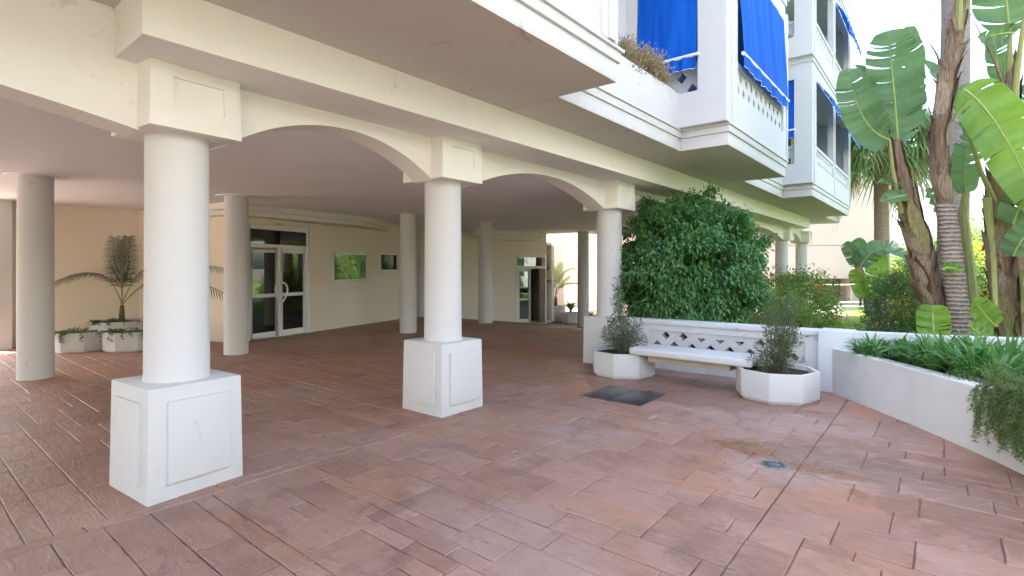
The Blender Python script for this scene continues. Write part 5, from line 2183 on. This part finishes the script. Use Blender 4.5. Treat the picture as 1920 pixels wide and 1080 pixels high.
# ---- dry shrub on the balcony trough
pts = [tuple(F(u_, 1.04 + rng.normal(0, 0.05), 4.2 + rng.uniform(0.0, 0.22))) for u_ in np.linspace(2.05, 3.35, 46)]
b0 = F(2.75, 1.04, 4.15)
dsh = empty('dry_balcony_shrub', b0)
tag(dsh, 'dry brown shrub in the balcony trough below the blue side awning', 'shrub')
m = MB()
V, Fc = cloud(pts, 110, 0.065, 0.050, 0.020, -0.4, 0.5, (b0.x, b0.y, b0.z - 0.2), 0.6)
m.np_add(V, Fc)
build('foliage', m, M_dry, dsh)
m = MB()
for p in pts[::2]:
    m.tube([Vector(p) * 0.0 + F(*toUW(p[0], p[1]), 4.14), Vector(p) + Vector((0, 0, 0.1))], [0.008, 0.003], 4)
build('stems', m, M_wood, dsh)

# ---- bushes in the garden behind the wall
def gpos(px, d, z=None):
    x = (px - 960) / 990 * d
    u_, w_ = toUW(x, d)
    return (x, d, garden_z(u_, w_) if z is None else z)


g1 = gpos(1500, 13.0)
hb = bushy('hibiscus_bush', 'leafy hibiscus bush with orange flowers beyond the garden wall', 'bush', g1, (g1[0], g1[1], 0.50), 0.80, 0.85, 0.95, 0.95, 170, 36, 0.10, 0.085, 0.045, M_bush, seed=12, trunk_r=0.04)
r9 = np.random.default_rng(19)
for k in range(9):
    fp = at(r9.uniform(1490, 1570), r9.uniform(535, 600), 12.2)
    m = MB()
    d_ = unit(r9.normal(0, 1, (7, 3)) + np.array([-0.3, -1, 0.2]))
    m.np_add(*leaf_cards(np.tile(np.array(fp), (7, 1)), d_, r9.normal(0, 1, (7, 3)), np.full(7, 0.06), np.full(7, 0.045)))
    build('flower', m, M_flower, hb)
g2 = gpos(1462, 11.2)
bushy('leafy_bush', 'bright green bush between the ficus and the hibiscus', 'bush', g2, (g2[0], g2[1], 0.50), 0.60, 0.6, 0.65, 0.65, 90, 34, 0.09, 0.07, 0.03, M_bush, seed=13, trunk_r=0.03)
g2b = gpos(1462, 17.5)
bushy('leafy_bush', 'sunlit bush standing in front of the far white columns', 'bush', g2b, (g2b[0], g2b[1], 0.45), 1.5, 0.9, 0.95, 0.95, 120, 34, 0.14, 0.12, 0.055, M_bush, seed=14, trunk_r=0.04)
g3 = gpos(1684, 9.2)
bushy('bamboo_bush', 'fine-leaved green bush behind the wall left of the leaning trunk', 'bush', g3, (g3[0], g3[1], 0.72), 0.45, 0.45, 0.85, 0.75, 150, 40, 0.085, 0.095, 0.020, M_bushdark, droop=0.35, seed=15, trunk_r=0.03)
g4 = gpos(1718, 22)
bushy('golden_bush', 'yellow-green sunlit bush behind the fine-leaved bush', 'bush', g4, (g4[0], g4[1], 0.35), 1.2, 1.0, 1.2, 0.9, 130, 36, 0.16, 0.15, 0.07, M_sunlit_bush, seed=16, trunk_r=0.03)
for k, (px, d, cz, rr, mat, lab) in enumerate((
        (1850, 25, 0.9, 2.3, M_sunlit_bush, 'yellow-green hedge bush between the brown stems'),
        (1945, 24, 0.9, 2.3, M_bush, 'green hedge bush at the right edge behind the stems'),
        (1785, 26, 0.7, 1.9, M_bush, 'low hedge bush behind the grey palm trunk'))):
    gg = gpos(px, d)
    bushy('hedge_bush', lab, 'bush', gg, (gg[0], gg[1], cz), rr, rr * 0.8, 1.6, 1.5, 170, 38, 0.22, 0.19, 0.09, mat, seed=30 + k, trunk_r=0.05)
for k, (px, d, cz, rr, ru, lab) in enumerate((
        (1850, 34, 2.2, 3.6, 2.4, 'hazy green tree in the distance between the right-hand stems'),
        (1960, 30, 2.6, 3.4, 3.0, 'distant green tree at the right edge of the garden'),
        (1755, 40, 1.5, 3.4, 2.0, 'distant green tree right of the peach building'),
        (1735, 24, 1.0, 1.6, 1.4, 'dark leafy tree in front of the peach building corner'))):
    gg = gpos(px, d, -0.62)
    bushy('garden_tree', lab, 'tree', gg, (gg[0], gg[1], cz), rr, rr * 0.8, ru, 2.0, 170, 40, 0.30, 0.24, 0.12, M_tree, seed=50 + k, trunk_r=0.14, shell=0.5)

bushy('garden_tree', 'dark green tree hidden behind the ficus, mirrored in the arcade windows', 'tree', (9.4, 24.0, -0.6), (9.4, 24.0, 1.3), 1.2, 1.2, 1.9, 1.6, 170, 40, 0.18, 0.16, 0.08, M_bush, seed=66, trunk_r=0.09, shell=0.5)
m = MB()
m.add([F(u_, w_, 0.0) for u_, w_ in ((-30, 6.2), (-30, 17), (4.0, 17), (4.0, 8.2), (-2.0, 6.2))], [(4, 3, 2, 1, 0)])
tag(build('courtyard', m, MATS['pale_terrace_paving']), None, None, kind='structure')  # unseen pale ground, added to throw sunlight back into the arcade
opp = empty('opposite_building', F(-4, 18, 0))  # unseen building added as a sunlit reflector for the arcade
tag(opp, 'white apartment building on the open side of the courtyard', 'building')
fbox('wall', M_white, -22, 14, 17.0, 26, -0.1, 11.5, parent=opp)
fbox('roof_edge', M_white, -22.2, 14.2, 16.8, 26.2, 11.5, 11.9, parent=opp)
for k in range(3):
    for q in range(9):
        fbox('window', M_dark, -20 + q * 3.7, -18.6 + q * 3.7, 16.98, 17.05, 0.9 + 3.3 * k, 2.4 + 3.3 * k, parent=opp)
# trees on the courtyard's open side, seen as reflections in the doors
for k, (x, y, h) in enumerate(((9.5, 1.5, 3.4), (11.0, -3.5, 3.8), (7.5, -8.0, 3.6), (1.5, -12.5, 4.0), (-5.5, -12.0, 3.6), (13.5, 5.0, 3.2))):
    bushy('courtyard_tree', 'leafy green tree on the open side of the courtyard', 'tree', (x, y, -0.1), (x, y, h * 0.66), 2.0, 2.0, h * 0.5, h * 0.42, 120, 34, 0.30, 0.26, 0.13, M_bush, seed=80 + k, trunk_r=0.13, shell=0.5, group='trees on the open side of the courtyard')
